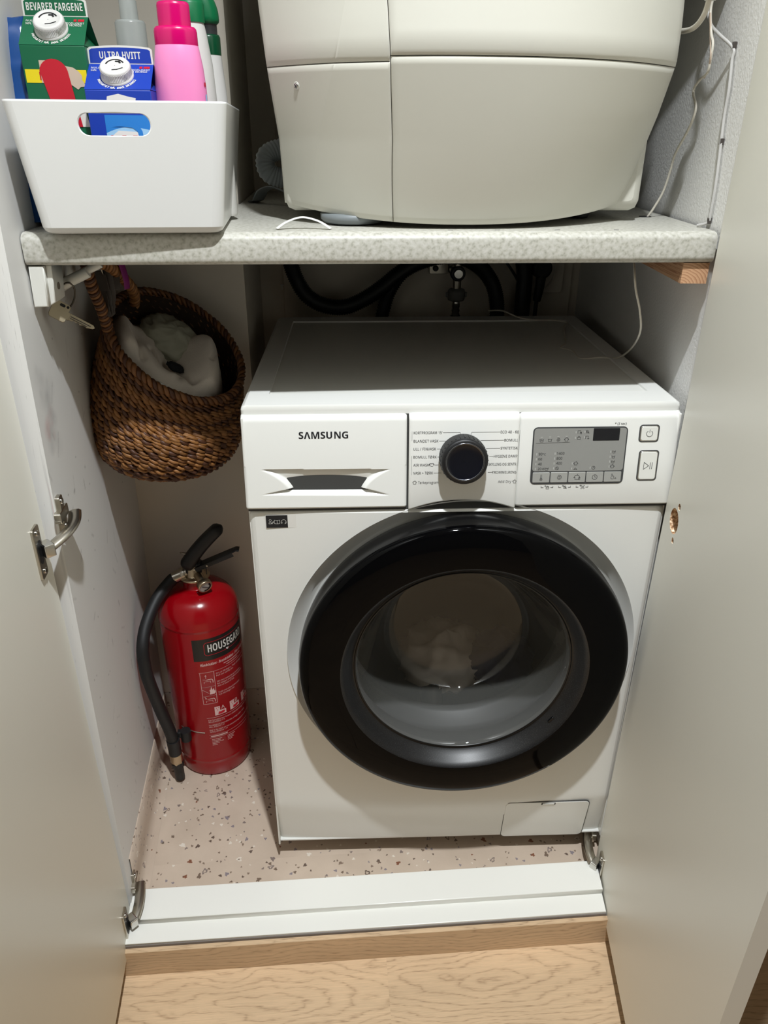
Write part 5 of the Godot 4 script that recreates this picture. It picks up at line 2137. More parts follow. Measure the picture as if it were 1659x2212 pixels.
	for i in 20:
		var a := TAU * i / 20
		ring.append(Vector3(-0.011 + 0.0105 * cos(a), 0.4815 + 0.0045 * sin(a) - 0.003 * cos(a), -0.002 + 0.010 * sin(a)))
	g.tube(ring, 0.0009, 6, false, true)
	part("pull_ring", g, M.nickel, t)
	# hose
	var hp := [Vector3(-0.030, 0.4395, 0.007), Vector3(-0.0420, 0.4330, 0.014), Vector3(-0.0640, 0.4130, 0.042), Vector3(-0.0800, 0.3820, 0.078), Vector3(-0.0850, 0.352, 0.103), Vector3(-0.0845, 0.318, 0.111), Vector3(-0.0820, 0.285, 0.112), Vector3(-0.0745, 0.205, 0.098), Vector3(-0.0655, 0.135, 0.087), Vector3(-0.0640, 0.094, 0.082)]
	g = new_g()
	g.tube(spline(hp, 8), 0.0112, 18)
	part("hose", g, M.rubber, t)
	g = new_g()
	g.tube(PackedVector3Array([Vector3(-0.0638, 0.115, 0.0845), Vector3(-0.0640, 0.092, 0.082), Vector3(-0.0640, 0.074, 0.081)]), PackedFloat32Array([0.0128, 0.0126, 0.0118]), 18)
	part("hose_sleeve", g, M.black, t)
	g = new_g()
	g.tube(PackedVector3Array([Vector3(-0.0640, 0.0755, 0.081), Vector3(-0.0635, 0.0570, 0.0805)]), 0.0124, 20)
	g.tube(PackedVector3Array([Vector3(-0.0635, 0.0580, 0.0805), Vector3(-0.0633, 0.0500, 0.080)]), 0.0118, 6)
	part("nozzle_ferrule", g, M.brass, t)
	g = new_g()
	g.tube(PackedVector3Array([Vector3(-0.0633, 0.0510, 0.080), Vector3(-0.0630, 0.0400, 0.0797), Vector3(-0.0629, 0.0392, 0.0796), Vector3(-0.0625, 0.0075, 0.079)]), PackedFloat32Array([0.0120, 0.0118, 0.0098, 0.0094]), 18)
	part("nozzle", g, M.rubber, t)
	# double clip that holds the hose to the cylinder
	g = new_g()
	g.tube(PackedVector3Array([Vector3(-0.0400, 0.128, 0.0755), Vector3(-0.0398, 0.104, 0.0745)]), 0.0100, 14)
	g.box(Vector3(-0.056, 0.112, 0.068), Vector3(-0.038, 0.126, 0.080), 0.002)
	part("hose_clip", g, M.rubber, t)
	g = new_g()
	var band := PackedVector3Array()
	for i in 20:
		var a := deg_to_rad(lerpf(228.0, 268.0, i / 19.0))
		band.append(Vector3((R + 0.0006) * cos(a), 0.1225 - 0.004 * i / 19.0, -(R + 0.0006) * sin(a)))
	g.tube(band, 0.0011, 6)
	part("clip_strap", g, M.nickel, t)
	# printed label: arc length from the front (+z) toward +x
	var cyl := func(q: Vector3) -> Vector3:
		var a := q.x / R
		var r := R + 0.0003 + q.z
		return Vector3(r * sin(a), q.y, r * cos(a))
	var x0 := -0.0055
	g = new_g()
	g.warp = cyl
	for i in 24:
		g.rect(x0 + 0.005 * i, 0.2925, x0 + 0.005 * (i + 1), 0.3415, 0)
	var lab := part("black_label", g, mat(c8(24, 22, 20), 0.35), t, "black name band printed on the extinguisher")
	g = new_g()
	g.warp = cyl
	g.text("HOUSEGARD", x0 + 0.0275, 0.3110, 0.0165, 0.0002, -1, 0.082, true)
	g.stroke([Vector2(x0 + 0.064, 0.3065), Vector2(x0 + 0.066, 0.3035), Vector2(x0 + 0.068, 0.3065)], 0.0022, 0.0002)
	part("brand_lettering", g, M.ink_white, lab)
	g = new_g()
	g.warp = cyl
	var o := G.rr(x0 + 0.068, 0.3185, 0.047, 0.0145, 0.006, 4)
	var oo := []
	for q in o:
		oo.append(q)
	for i in range(oo.size() - 1, 0, -1):
		if (oo[i] as Vector2).distance_to(oo[i - 1]) > 0.012:
			var a: Vector2 = oo[i - 1]
			var b: Vector2 = oo[i]
			for k in range(7, 0, -1):
				oo.insert(i, a.lerp(b, k / 8.0))
	g.stroke(oo, 0.0009, 0.0002, true)
	part("red_outline", g, M.red_print, lab)
	g = new_g()
	g.warp = cyl
	var y := 0.2845
	g.text("Håndslokker - Brandslukker - Fire extinguisher", x0 + 0.0105, 0.2805, 0.0058, 0, -1, 0.115, true)
	var line := func(xa: float, xb: float, yy: float, w: float):
		var k := int((xb - xa) / 0.006) + 1
		for i in k:
			g.stroke([Vector2(lerpf(xa, xb, float(i) / k), yy), Vector2(lerpf(xa, xb, float(i + 1) / k), yy)], w, 0)
	line.call(x0 + 0.006, x0 + 0.12, 0.2655, 0.0005)
	# pictogram column
	var px := x0 + 0.0075
	for e in [[0.2655, 0.2310], [0.2310, 0.2090], [0.2090, 0.1900]]:
		g.stroke([Vector2(px, e[0]), Vector2(px + 0.0065, e[0]), Vector2(px + 0.013, e[0]), Vector2(px + 0.0195, e[0]), Vector2(px + 0.026, e[0]), Vector2(px + 0.026, e[1]), Vector2(px + 0.0195, e[1]), Vector2(px + 0.013, e[1]), Vector2(px + 0.0065, e[1]), Vector2(px, e[1])], 0.0007, 0, true)
	for s in [0.2400, 0.1935]:
		var c := Vector2(px + 0.006, s)
		g.stroke([c, c + Vector2(0, 0.004), c + Vector2(0.006, 0.0045), c + Vector2(0.012, 0.0045), c + Vector2(0.012, 0.0)], 0.0006, 0)
		g.stroke([c + Vector2(0.004, 0.008), c + Vector2(0.009, 0.0085), c + Vector2(0.0145, 0.0085), c + Vector2(0.0165, 0.0055), c + Vector2(0.0165, 0.000)], 0.0012, 0)
		g.stroke([c + Vector2(-0.002, 0.0095), c + Vector2(0.007, 0.0075)], 0.0005, 0)
	g.stroke([Vector2(px + 0.010, 0.2515), Vector2(px + 0.010, 0.2590)], 0.0007, 0)
	g.stroke([Vector2(px + 0.0085, 0.2570), Vector2(px + 0.010, 0.2595), Vector2(px + 0.0115, 0.2570)], 0.0007, 0)
	g.stroke([Vector2(px + 0.004, 0.2070), Vector2(px + 0.0065, 0.2035)], 0.0012, 0)
	g.stroke([Vector2(px + 0.0005, 0.2255), Vector2(px + 0.007, 0.2205), Vector2(px + 0.012, 0.2160)], 0.0006, 0)
	g.poly(PackedVector2Array([Vector2(px + 0.0135, 0.2135), Vector2(px + 0.0150, 0.2125), Vector2(px + 0.0225, 0.2125), Vector2(px + 0.0250, 0.2155), Vector2(px + 0.0245, 0.2215), Vector2(px + 0.0232, 0.2195), Vector2(px + 0.0225, 0.2265), Vector2(px + 0.0195, 0.2225), Vector2(px + 0.0180, 0.2310), Vector2(px + 0.0160, 0.2235), Vector2(px + 0.0140, 0.2235), Vector2(px + 0.0150, 0.2175)]), 0)
	# instruction lines
	var lines := [["Dra ut sikringen - Træk sikringen ud", 0.2570], ["Pull out safety pin", 0.2515], ["Sikt mot nedre del av brannen", 0.2375], ["Ret slangen mod bålets underkant", 0.2320], ["Aim at base of fire", 0.2265], ["Trykk ned utløserhåndtaket", 0.2110], ["Tryk håndtaget ned", 0.2055]]
	for q in lines:
		g.text(q[0], px + 0.0300, q[1], 0.0034, 0, -1, q[0].length() * 0.00195)
	# fire class panels
	for i in 3:
		var bx := x0 + 0.0265 + 0.0315 * i
		g.rect(bx, 0.1585, bx + 0.0050, 0.1795, 0)
		g.rect(bx + 0.0050, 0.1585, bx + 0.0105, 0.1795, 0)
		g.rect(bx + 0.0105, 0.1585, bx + 0.0225, 0.1690, 0)
		g.text(["A", "B", "C"][i], bx + 0.0130, 0.1708, 0.0085, 0)
	line.call(x0 + 0.010, x0 + 0.12, 0.1545, 0.0006)
	var small := [["Kan benyttes mot brann i elektrisk anlegg inntil 1000V", 0.1470], ["Minsteavstand 1 m", 0.1425], ["Forsigtighed mod elektriske anlæg under 1000V", 0.1345], ["Min. afstand 1 m", 0.1300], ["Not to be used on live electrical equipment over 1000V", 0.1220], ["Safety distance 1 m", 0.1175]]
	for q in small:
		g.text(q[0], x0 + 0.0125, q[1], 0.0033, 0, -1, q[0].length() * 0.00185)
	line.call(x0 + 0.011, x0 + 0.10, 0.1110, 0.0005)
	line.call(x0 + 0.011, x0 + 0.10, 0.1040, 0.0005)
	var dash := func(xa: float, xb: float, yy: float, w: float):
		var x := xa
		var i := 0
		while x < xb:
			var l := 0.0016 + 0.0011 * (i % 3)
			g.stroke([Vector2(x, yy), Vector2(minf(x + l, xb), yy)], w, 0)
			x += l + 0.0011
			i += 1
	dash.call(x0 + 0.014, x0 + 0.046, 0.1075, 0.0024)
	for i in 5:
		dash.call(x0 + 0.0150, x0 + [0.034, 0.031, 0.037, 0.029, 0.024][i], 0.0995 - 0.0036 * i, 0.0012)
		if i < 4:
			dash.call(x0 + 0.046, x0 + [0.062, 0.058, 0.060, 0.055][i], 0.0995 - 0.0036 * i, 0.0012)
	dash.call(x0 + 0.055, x0 + 0.100, 0.2755, 0.0014)
	dash.call(x0 + 0.060, x0 + 0.090, 0.2705, 0.0012)
	part("label_print", g, M.print_pale, t, "pale instructions and fire pictograms printed on the red cylinder")
	g = new_g()
	g.warp = cyl
	for i in 3:
		var bx := x0 + 0.0265 + 0.0315 * i
		for q in [Vector2(0.0030, 0.1745), Vector2(0.0055, 0.1700), Vector2(0.0075, 0.1760)]:
			g.stroke([Vector2(bx + q.x, q.y), Vector2(bx + q.x + 0.0008, q.y + 0.0022)], 0.0010, 0.0003)
		g.poly(PackedVector2Array([Vector2(bx + 0.006, 0.1612), Vector2(bx + 0.012, 0.1598), Vector2(bx + 0.019, 0.1620), Vector2(bx + 0.0205, 0.1655), Vector2(bx + 0.016, 0.1672), Vector2(bx + 0.012, 0.1652), Vector2(bx + 0.008, 0.1668)]), 0.0003)
	part("class_symbols", g, M.red_print, t)

# ------------------------------------------------------------ woven basket
const RIM_C := Vector3(0.1304, 0.8837, -0.2030)
const RIM_N := Vector3(0.5636, 0.7513, 0.3433)
const RIM_R := 0.1053

func basket_point(t: float, th: float, inset := 0.0) -> Vector3:
	# t 0 at the rim, 1 at the pole below; rings turn from the tilted rim to level
	var bel := Vector3(0.1060, 0.795, -0.1990)
	var bot := Vector3(0.0990, 0.7020, -0.1960)
	var c := RIM_C.lerp(bel, smoothstep(0.0, 0.55, t)) if t < 0.55 else bel.lerp(bot, pow((t - 0.55) / 0.45, 0.8))
	if t >= 0.55:
		var f := (t - 0.55) / 0.45
		c = bel.lerp(bot, sin(f * PI / 2))
	var n := RIM_N.lerp(Vector3(0.06, 0.99, 0.05), smoothstep(0.0, 0.75, t)).normalized()
	var r := 0.0
	if t < 0.55:
		r = lerpf(RIM_R, 0.1125, smoothstep(0.0, 1.0, t / 0.55))
	else:
		r = 0.1125 * pow(maxf(1.0 - pow((t - 0.55) / 0.45, 2.6), 0.0), 0.55)
	r = maxf(r - inset, 0.0005)
	var a := Vector3(0, 0, 1).cross(n).normalized()
	a = n.cross(Vector3(0, 0, 1)).normalized()
	var b := n.cross(a)
	return c + (a * cos(th) + b * sin(th)) * r

func strand_color(rng: RandomNumberGenerator) -> Color:
	var k := rng.randf()
	var c := c8(104, 66, 32).lerp(c8(152, 104, 56), k)
	if rng.randf() < 0.2:
		c = c8(76, 46, 22)
	return c.srgb_to_linear()

func twined(g: G, centre: Callable, outw: Callable, k: int, closed: bool, rs: float, rr: float, turns: float, rng: RandomNumberGenerator, plies := 2):
	# plies wound round a line: the slanted stitches of a twined row
	for p in plies:
		g.col = strand_color(rng)
		var path := PackedVector3Array()
		var rad := PackedFloat32Array()
		var jit := rng.randf() * TAU
		for i in k:
			var f := float(i) / k
			var c: Vector3 = centre.call(f)
			var c2: Vector3 = centre.call(f + 0.002)
			var tn := (c2 - c).normalized()
			var o: Vector3 = outw.call(f)
			o = (o - tn * o.dot(tn)).normalized()
			var s := tn.cross(o)
			var ps := f * turns * TAU + p * TAU / plies + jit * 0.15
			path.append(c + (o * cos(ps) * 0.9 + s * sin(ps)) * rs)
			rad.append(rr * (0.82 + 0.26 * cos(ps) + 0.12 * sin(f * 61.0 + jit)))
		g.tube(path, rad, 6, not closed, closed)
	g.col = Color.WHITE

func woven_basket():
	var t := thing("woven_basket", "round woven seagrass basket hanging by its handles under the shelf", "basket")
	var rng := RandomNumberGenerator.new()
	rng.seed = 42
	var axis_out := func(tt: float, f: float) -> Vector3:
		var p := basket_point(tt, f * TAU)
		return (p - (basket_point(tt, 0.0) + basket_point(tt, PI)) * 0.5).normalized()
	# equal steps along the side
	var ts := []
	var acc := 0.0
	var last := basket_point(0.0, 1.2)
	var step := 0.0069
	for i in range(1, 2000):
		var tt := i / 2000.0
		var q := basket_point(tt, 1.2)
		acc += q.distance_to(last)
		last = q
		if acc >= step:
			acc = 0.0
			ts.append(tt)
	for j in ts.size():
		var tt: float = ts[j]
		var g := new_g()
		var cen := func(f: float) -> Vector3: return basket_point(tt, f * TAU) + Vector3(0, 0.0011 * sin(f * 44.0 + j * 2.1), 0)
		var ow := func(f: float) -> Vector3: return axis_out.call(tt, f)
		var r := basket_point(tt, 0.0).distance_to(basket_point(tt, PI)) * 0.5
		var k := maxi(int(TAU * r / 0.0042), 14)
		twined(g, cen, ow, k, true, 0.0027, 0.0029, maxf(floorf(TAU * r / 0.026), 3.0), rng)
		part("woven_row", g, M.weave, t)
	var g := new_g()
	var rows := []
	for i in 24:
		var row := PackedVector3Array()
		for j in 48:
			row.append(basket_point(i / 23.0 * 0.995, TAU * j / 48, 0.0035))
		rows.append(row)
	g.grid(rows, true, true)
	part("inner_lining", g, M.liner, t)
	# braided rim
	g = new_g()
	var rim := func(f: float) -> Vector3: return basket_point(0.0, f * TAU) + RIM_N * 0.003
	twined(g, rim, func(f): return (RIM_N + axis_out.call(0.0, f)).normalized(), 220, true, 0.0042, 0.0036, 26.0, rng, 3)
	part("rim_braid", g, M.braid, t)
	# two wrapped handles that meet over the peg
	for hd in [[Vector3(0.0505, 0.9245, -0.1400), Vector3(0.0535, 0.955, -0.115), Vector3(0.0560, 0.990, -0.083), Vector3(0.0580, 1.014, -0.065), Vector3(0.0600, 1.026, -0.058)], [Vector3(0.0700, 0.9420, -0.2250), Vector3(0.0780, 0.9640, -0.200), Vector3(0.0790, 0.990, -0.155), Vector3(0.0745, 1.015, -0.105), Vector3(0.0640, 1.027, -0.068)]]:
		g = new_g()
		var sp := resample(spline(hd, 8), 0.002)
		g.col = c8(58, 36, 18).srgb_to_linear()
		g.tube(sp, 0.0050, 8)
		g.col = Color.WHITE
		var cen := func(f: float) -> Vector3:
			var x := clampf(f, 0.0, 0.9999) * (sp.size() - 1)
			var i := int(x)
			return sp[i].lerp(sp[i + 1], x - i) if f < 1.0 else sp[-1] + (sp[-1] - sp[-2]) * (f - 1.0) * sp.size()
		twined(g, cen, func(f): return Vector3(0.3, 0.3, 0.9), 260, false, 0.0058, 0.0027, 11.0, rng, 2)
		part("handle", g, M.braid, t)
	# clothes in the basket, each a surface over the rim plane
	var a := RIM_N.cross(Vector3(0, 0, 1)).normalized()
	var b := RIM_N.cross(a)
	var fx := Basis(a, b, RIM_N)
	# screen right is roughly -? resolved by projecting the world axes on the plane
	var right := Vector3(1, 0, 0) - RIM_N * RIM_N.x
	var front := Vector3(0, -0.35, 1) - RIM_N * Vector3(0, -0.35, 1).dot(RIM_N)
	right = right.normalized()
	front = (front - right * front.dot(right)).normalized()
	var fr := Basis(right, -front, RIM_N)                    # x right, y away, z out of the basket
	if fr.determinant() < 0:
		fr = Basis(right, front, RIM_N)
	g = new_g(RIM_C, fr)
	cloth_patch(g, 0.099, 3, func(p: Vector2) -> float: return shirt_height(p))
	solo("beige_garment", g, M.cloth, "crumpled beige cotton garment filling the woven basket", "clothing")
	g = new_g(RIM_C, fr)
	cloth_blob(g, Vector3(-0.006, 0.040, -0.026), Vector3(0.044, 0.040, 0.024), 14, 0.22)
	solo("sheer_cloth", g, M.sheer, "thin grey-green sheer cloth behind the beige garment in the basket", "clothing")
	g = new_g(RIM_C, fr)
	cloth_blob(g, Vector3(0.0065, -0.0285, -0.0145), Vector3(0.0125, 0.0085, 0.0035), 15, 0.25)
	solo("black_cloth", g, M.dark_cloth, "small black piece of cloth between the folds of the beige garment", "clothing")
	g = new_g(RIM_C, fr)
	cloth_blob(g, Vector3(-0.013, -0.0930, -0.0080), Vector3(0.022, 0.007, 0.006), 16, 0.5)
	solo("white_fluff", g, M.fluff, "fluffy white edge of cloth at the front rim of the basket", "clothing")

func ridge(p: Vector2, a: Vector2, b: Vector2, w: float) -> float:
	var ab := b - a
	var f := clampf((p - a).dot(ab) / ab.length_squared(), 0.0, 1.0)
	var d := p.distance_to(a + ab * f)
	return exp(-d * d / (w * w))

func shirt_height(p: Vector2) -> float:
	var h := -0.020 - 0.016 * smoothstep(0.02, 0.07, p.y)
	h += 0.034 * ridge(p, Vector2(-0.088, 0.010), Vector2(-0.078, -0.045), 0.020)    # pointed fold at the left
	h += 0.020 * ridge(p, Vector2(-0.050, -0.040), Vector2(-0.008, -0.080), 0.028)   # broad fold in front
	h += 0.040 * ridge(p, Vector2(0.042, 0.042), Vector2(0.056, -0.050), 0.027)      # puffed fold at the right
	h += 0.012 * ridge(p, Vector2(0.010, -0.060), Vector2(0.026, -0.090), 0.016)
	h -= 0.016 * ridge(p, Vector2(0.000, 0.006), Vector2(0.004, -0.030), 0.014)       # valley with the black label
	h -= 0.014 * ridge(p, Vector2(0.012, -0.034), Vector2(0.033, -0.054), 0.0055)     # creases
	h -= 0.008 * ridge(p, Vector2(-0.012, -0.040), Vector2(-0.034, -0.010), 0.005)
	h -= 0.006 * ridge(p, Vector2(0.012, -0.055), Vector2(0.004, -0.092), 0.0045)
	h -= 0.007 * ridge(p, Vector2(-0.066, -0.010), Vector2(-0.046, -0.050), 0.005)
	h -= 0.005 * ridge(p, Vector2(0.062, 0.020), Vector2(0.050, -0.012), 0.004)
	return h

func cloth_patch(g: G, r: float, seed_: int, f: Callable):
	var fn := FastNoiseLite.new()
	fn.seed = seed_
	fn.frequency = 22.0
	fn.fractal_type = FastNoiseLite.FRACTAL_RIDGED
	fn.fractal_octaves = 2
	var rows := []
	for i in 56:
		var q := pow(i / 55.0, 0.85)
		var row := PackedVector3Array()
		for j in 110:
			var a := TAU * j / 110
			var p := Vector2(cos(a), sin(a)) * r * q
			var z: float = f.call(p) + 0.0010 * fn.get_noise_2d(p.x, p.y * 0.7)
			z -= 0.03 * pow(q, 6.0)
			row.append(Vector3(p.x, p.y, z))
		rows.append(row)
	g.grid(rows, true, true)

func cloth_blob(g: G, c: Vector3, s: Vector3, seed_: int, amp: float):
	var fn := FastNoiseLite.new()
	fn.seed = seed_
	fn.frequency = 1.3
	fn.fractal_type = FastNoiseLite.FRACTAL_RIDGED
	fn.fractal_octaves = 3
	var rows := []
	for i in 26:
		var a := PI * i / 25.0
		var row := PackedVector3Array()
		for j in 52:
			var b := TAU * j / 52
			var d := Vector3(sin(a) * cos(b), sin(a) * sin(b), -cos(a))
			var k := 1.0 + amp * fn.get_noise_3dv(d)
			row.append(c + d * s * k)
		rows.append(row)
	g.grid(rows, true)

# ------------------------------------------------------------ peg board and keys
func keys_and_peg():
	var t := thing("peg_rail", "white painted wooden block with a round peg under the shelf's left end", "peg rail")
	var g := new_g()
	var y1 := SHELF - 0.0356
	# block: front face, chamfered right edge, body running back along the wall
	var o := PackedVector2Array([Vector2(0.0215, y1), Vector2(0.0200, 0.9905), Vector2(0.0360, 0.9905), Vector2(0.0395, y1)])
	o = PackedVector2Array([Vector2(0.0200, 0.9903), Vector2(0.0362, 0.9908), Vector2(0.0388, y1), Vector2(0.0222, y1)])
	g.extrude(o, -0.012, 0.0315, 0.0014)
	var o2 := PackedVector2Array([Vector2(0.0362, 0.9908), Vector2(0.0425, 0.9948), Vector2(0.0455, y1), Vector2(0.0388, y1)])
	g.extrude(o2, -0.012, 0.0245, 0.0010)
	part("block", g, M.white_soft, t)
	g = new_g()
	o = PackedVector2Array([Vector2(0.0165, 0.995), Vector2(0.0400, 0.999), Vector2(0.0415, y1), Vector2(0.0175, y1)])
	g.extrude(o, -0.075, -0.012, 0.0012)
	part("back_block", g, M.white_soft, t)
	g = new_g(Vector3(0.0441, 1.0105, 0.008), Basis(Vector3(0, 0, -1), Vector3.UP, Vector3.RIGHT))
	g.extrude(G.circ(0, 0, 0.0042, 20), -0.002, 0.0003)
	part("plugged_hole", g, mat(c8(128, 118, 106), 0.8), t)
	var p0 := Vector3(0.0330, 1.0040, -0.0260)
	var p1 := Vector3(0.0700, 1.0205, -0.0260)
	g = new_g()
	var d := (p1 - p0).normalized()
	g.tube(PackedVector3Array([p0, p1 - d * 0.001, p1]), PackedFloat32Array([0.0066, 0.0066, 0.0058]), 24)
	part("peg", g, M.white_soft, t)
	g = new_g()
	g.tube(PackedVector3Array([p1 - d * 0.004 + Vector3(0, 0.002, -0.004), p1 + d * 0.016 + Vector3(0, 0.002, -0.006)]), 0.0048, 16)
	part("peg_tip", g, M.white_soft, t)
	# key on a split ring
	t = thing("key_ring", "flat nickel key on a wire ring, hanging over the white peg", "key")
	g = new_g()
	var ring := PackedVector3Array()
	var rc := Vector3(0.0415, 0.9930, -0.0170)
	var ra := Vector3(0.35, 0.92, -0.05).normalized()
	var rb := Vector3(-0.55, 0.25, 0.80).normalized()
	for i in 40:
		var a := TAU * i / 40
		ring.append(rc + (ra * cos(a) * 0.0175 + rb * sin(a) * 0.0125))
	g.tube(ring, 0.0011, 8, false, true)
	part("split_ring", g, mat(c8(90, 84, 76), 0.35, 1.0), t)
	# key: drawn in its own plane, x along the blade
	var k0 := Vector3(0.0385, 0.9755, -0.0060)
	var kx := Vector3(0.780, -0.560, -0.280).normalized()
	var kz := Vector3(0.10, 0.55, 0.83)
	kz = (kz - kx * kx.dot(kz)).normalized()
	g = new_g(k0, Basis(kx, kz.cross(kx), kz))
	var bow := PackedVector2Array([Vector2(-0.0150, -0.0070), Vector2(-0.0130, -0.0100), Vector2(0.0030, -0.0104), Vector2(0.0052, -0.0085), Vector2(0.0052, -0.0052), Vector2(0.0078, -0.0050), Vector2(0.0078, 0.0040), Vector2(0.0052, 0.0042), Vector2(0.0056, 0.0100), Vector2(0.0030, 0.0124), Vector2(-0.0128, 0.0124), Vector2(-0.0150, 0.0095)])
	g.extrude(bow, -0.0011, 0.0011, 0.0003)
	var bl := PackedVector2Array([Vector2(0.0078, 0.0040), Vector2(0.0078, -0.0050)])
	var cuts := [0.0, 0.0004, -0.0016, -0.0003, -0.0020, 0.0, -0.0012, -0.0026, -0.0006, -0.0016]
	for i in cuts.size():
		bl.append(Vector2(0.0090 + 0.0026 * i, -0.0040 - cuts[i]))
	bl.append(Vector2(0.0372, -0.0012))
	bl.append(Vector2(0.0390, 0.0010))
	bl.append(Vector2(0.0362, 0.0036))
	g.extrude(bl, -0.0009, 0.0009, 0.0002)
	part("key_blank", g, M.keymetal, t)
	g = new_g(k0 + kz * 0.0011, Basis(kx, kz.cross(kx), kz))
	g.rect(0.009, 0.0000, 0.034, 0.0010, 0.0002)
	g.rect(0.009, -0.0022, 0.030, -0.0014, 0.0002)
	part("key_groove", g, M.clip, t)
	g = new_g(k0 + kz * 0.0012, Basis(kx, kz.cross(kx), kz))
	g.extrude(G.circ(0.0022, 0.0090, 0.0016, 16), -0.0002, 0.0003)
	g.extrude(G.rr(-0.0040, 0.0086, 0.0032, 0.0017, 0.0016, 5), -0.0002, 0.0003)
	part("key_hole", g, M.black, t)
	# more keys behind the handles
	var keys := thing("key_bunch", "bunch of dark keys hanging behind the basket handles", "keys", Vector3(0.064, 0.972, -0.115))
	for i in 3:
		g = new_g(Vector3(0.004 * i - 0.004, 0, -0.004 * i), Basis(Vector3.UP, 0.25 * i - 0.2) * Basis(Vector3.FORWARD, 0.12 * i - 0.1))
		g.extrude(PackedVector2Array([Vector2(-0.0090, 0.010), Vector2(0.0090, 0.010), Vector2(0.0095, 0.030), Vector2(0.005, 0.036), Vector2(-0.005, 0.036), Vector2(-0.0095, 0.030)]), -0.001, 0.001, 0.0003)
		g.extrude(PackedVector2Array([Vector2(-0.0035, -0.022), Vector2(0.0, -0.025), Vector2(0.0035, -0.021), Vector2(0.0028, -0.016), Vector2(0.0040, -0.012), Vector2(0.0028, -0.008), Vector2(0.0042, -0.003), Vector2(0.0040, 0.0105), Vector2(-0.0040, 0.0105)]), -0.0009, 0.0009, 0.0002)
		part("key", g, M.clip, keys)
	g = new_g()
	ring = PackedVector3Array()
	for i in 24:
		var a := TAU * i / 24
		ring.append(Vector3(0.0, 0.041 + 0.010 * cos(a), 0.010 * sin(a)))
	g.tube(ring, 0.0010, 6, false, true)
	part("split_ring", g, M.nickel, keys)
	g = new_g()
	g.tube(spline([Vector3(0.0835, 1.030, -0.12), Vector3(0.0880, 1.012, -0.118), Vector3(0.0905, 0.996, -0.118), Vector3(0.0900, 0.984, -0.119)], 6), 0.006, 8, true, false, 0.2)
	solo("purple_strap", g, M.purple, "short purple ribbon hanging beside the rear basket handle", "ribbon")

# ------------------------------------------------------------ hoses and tap
func corrugated(path: Array, r: float, amp: float, step: float) -> G:
	var p := resample(spline(path, 10), step / 2.0)
	var rad := PackedFloat32Array()
	for i in p.size():
		rad.append(r + (amp if i % 2 == 0 else -amp))
	var g := new_g()
	g.tube(p, rad, 18)
	return g

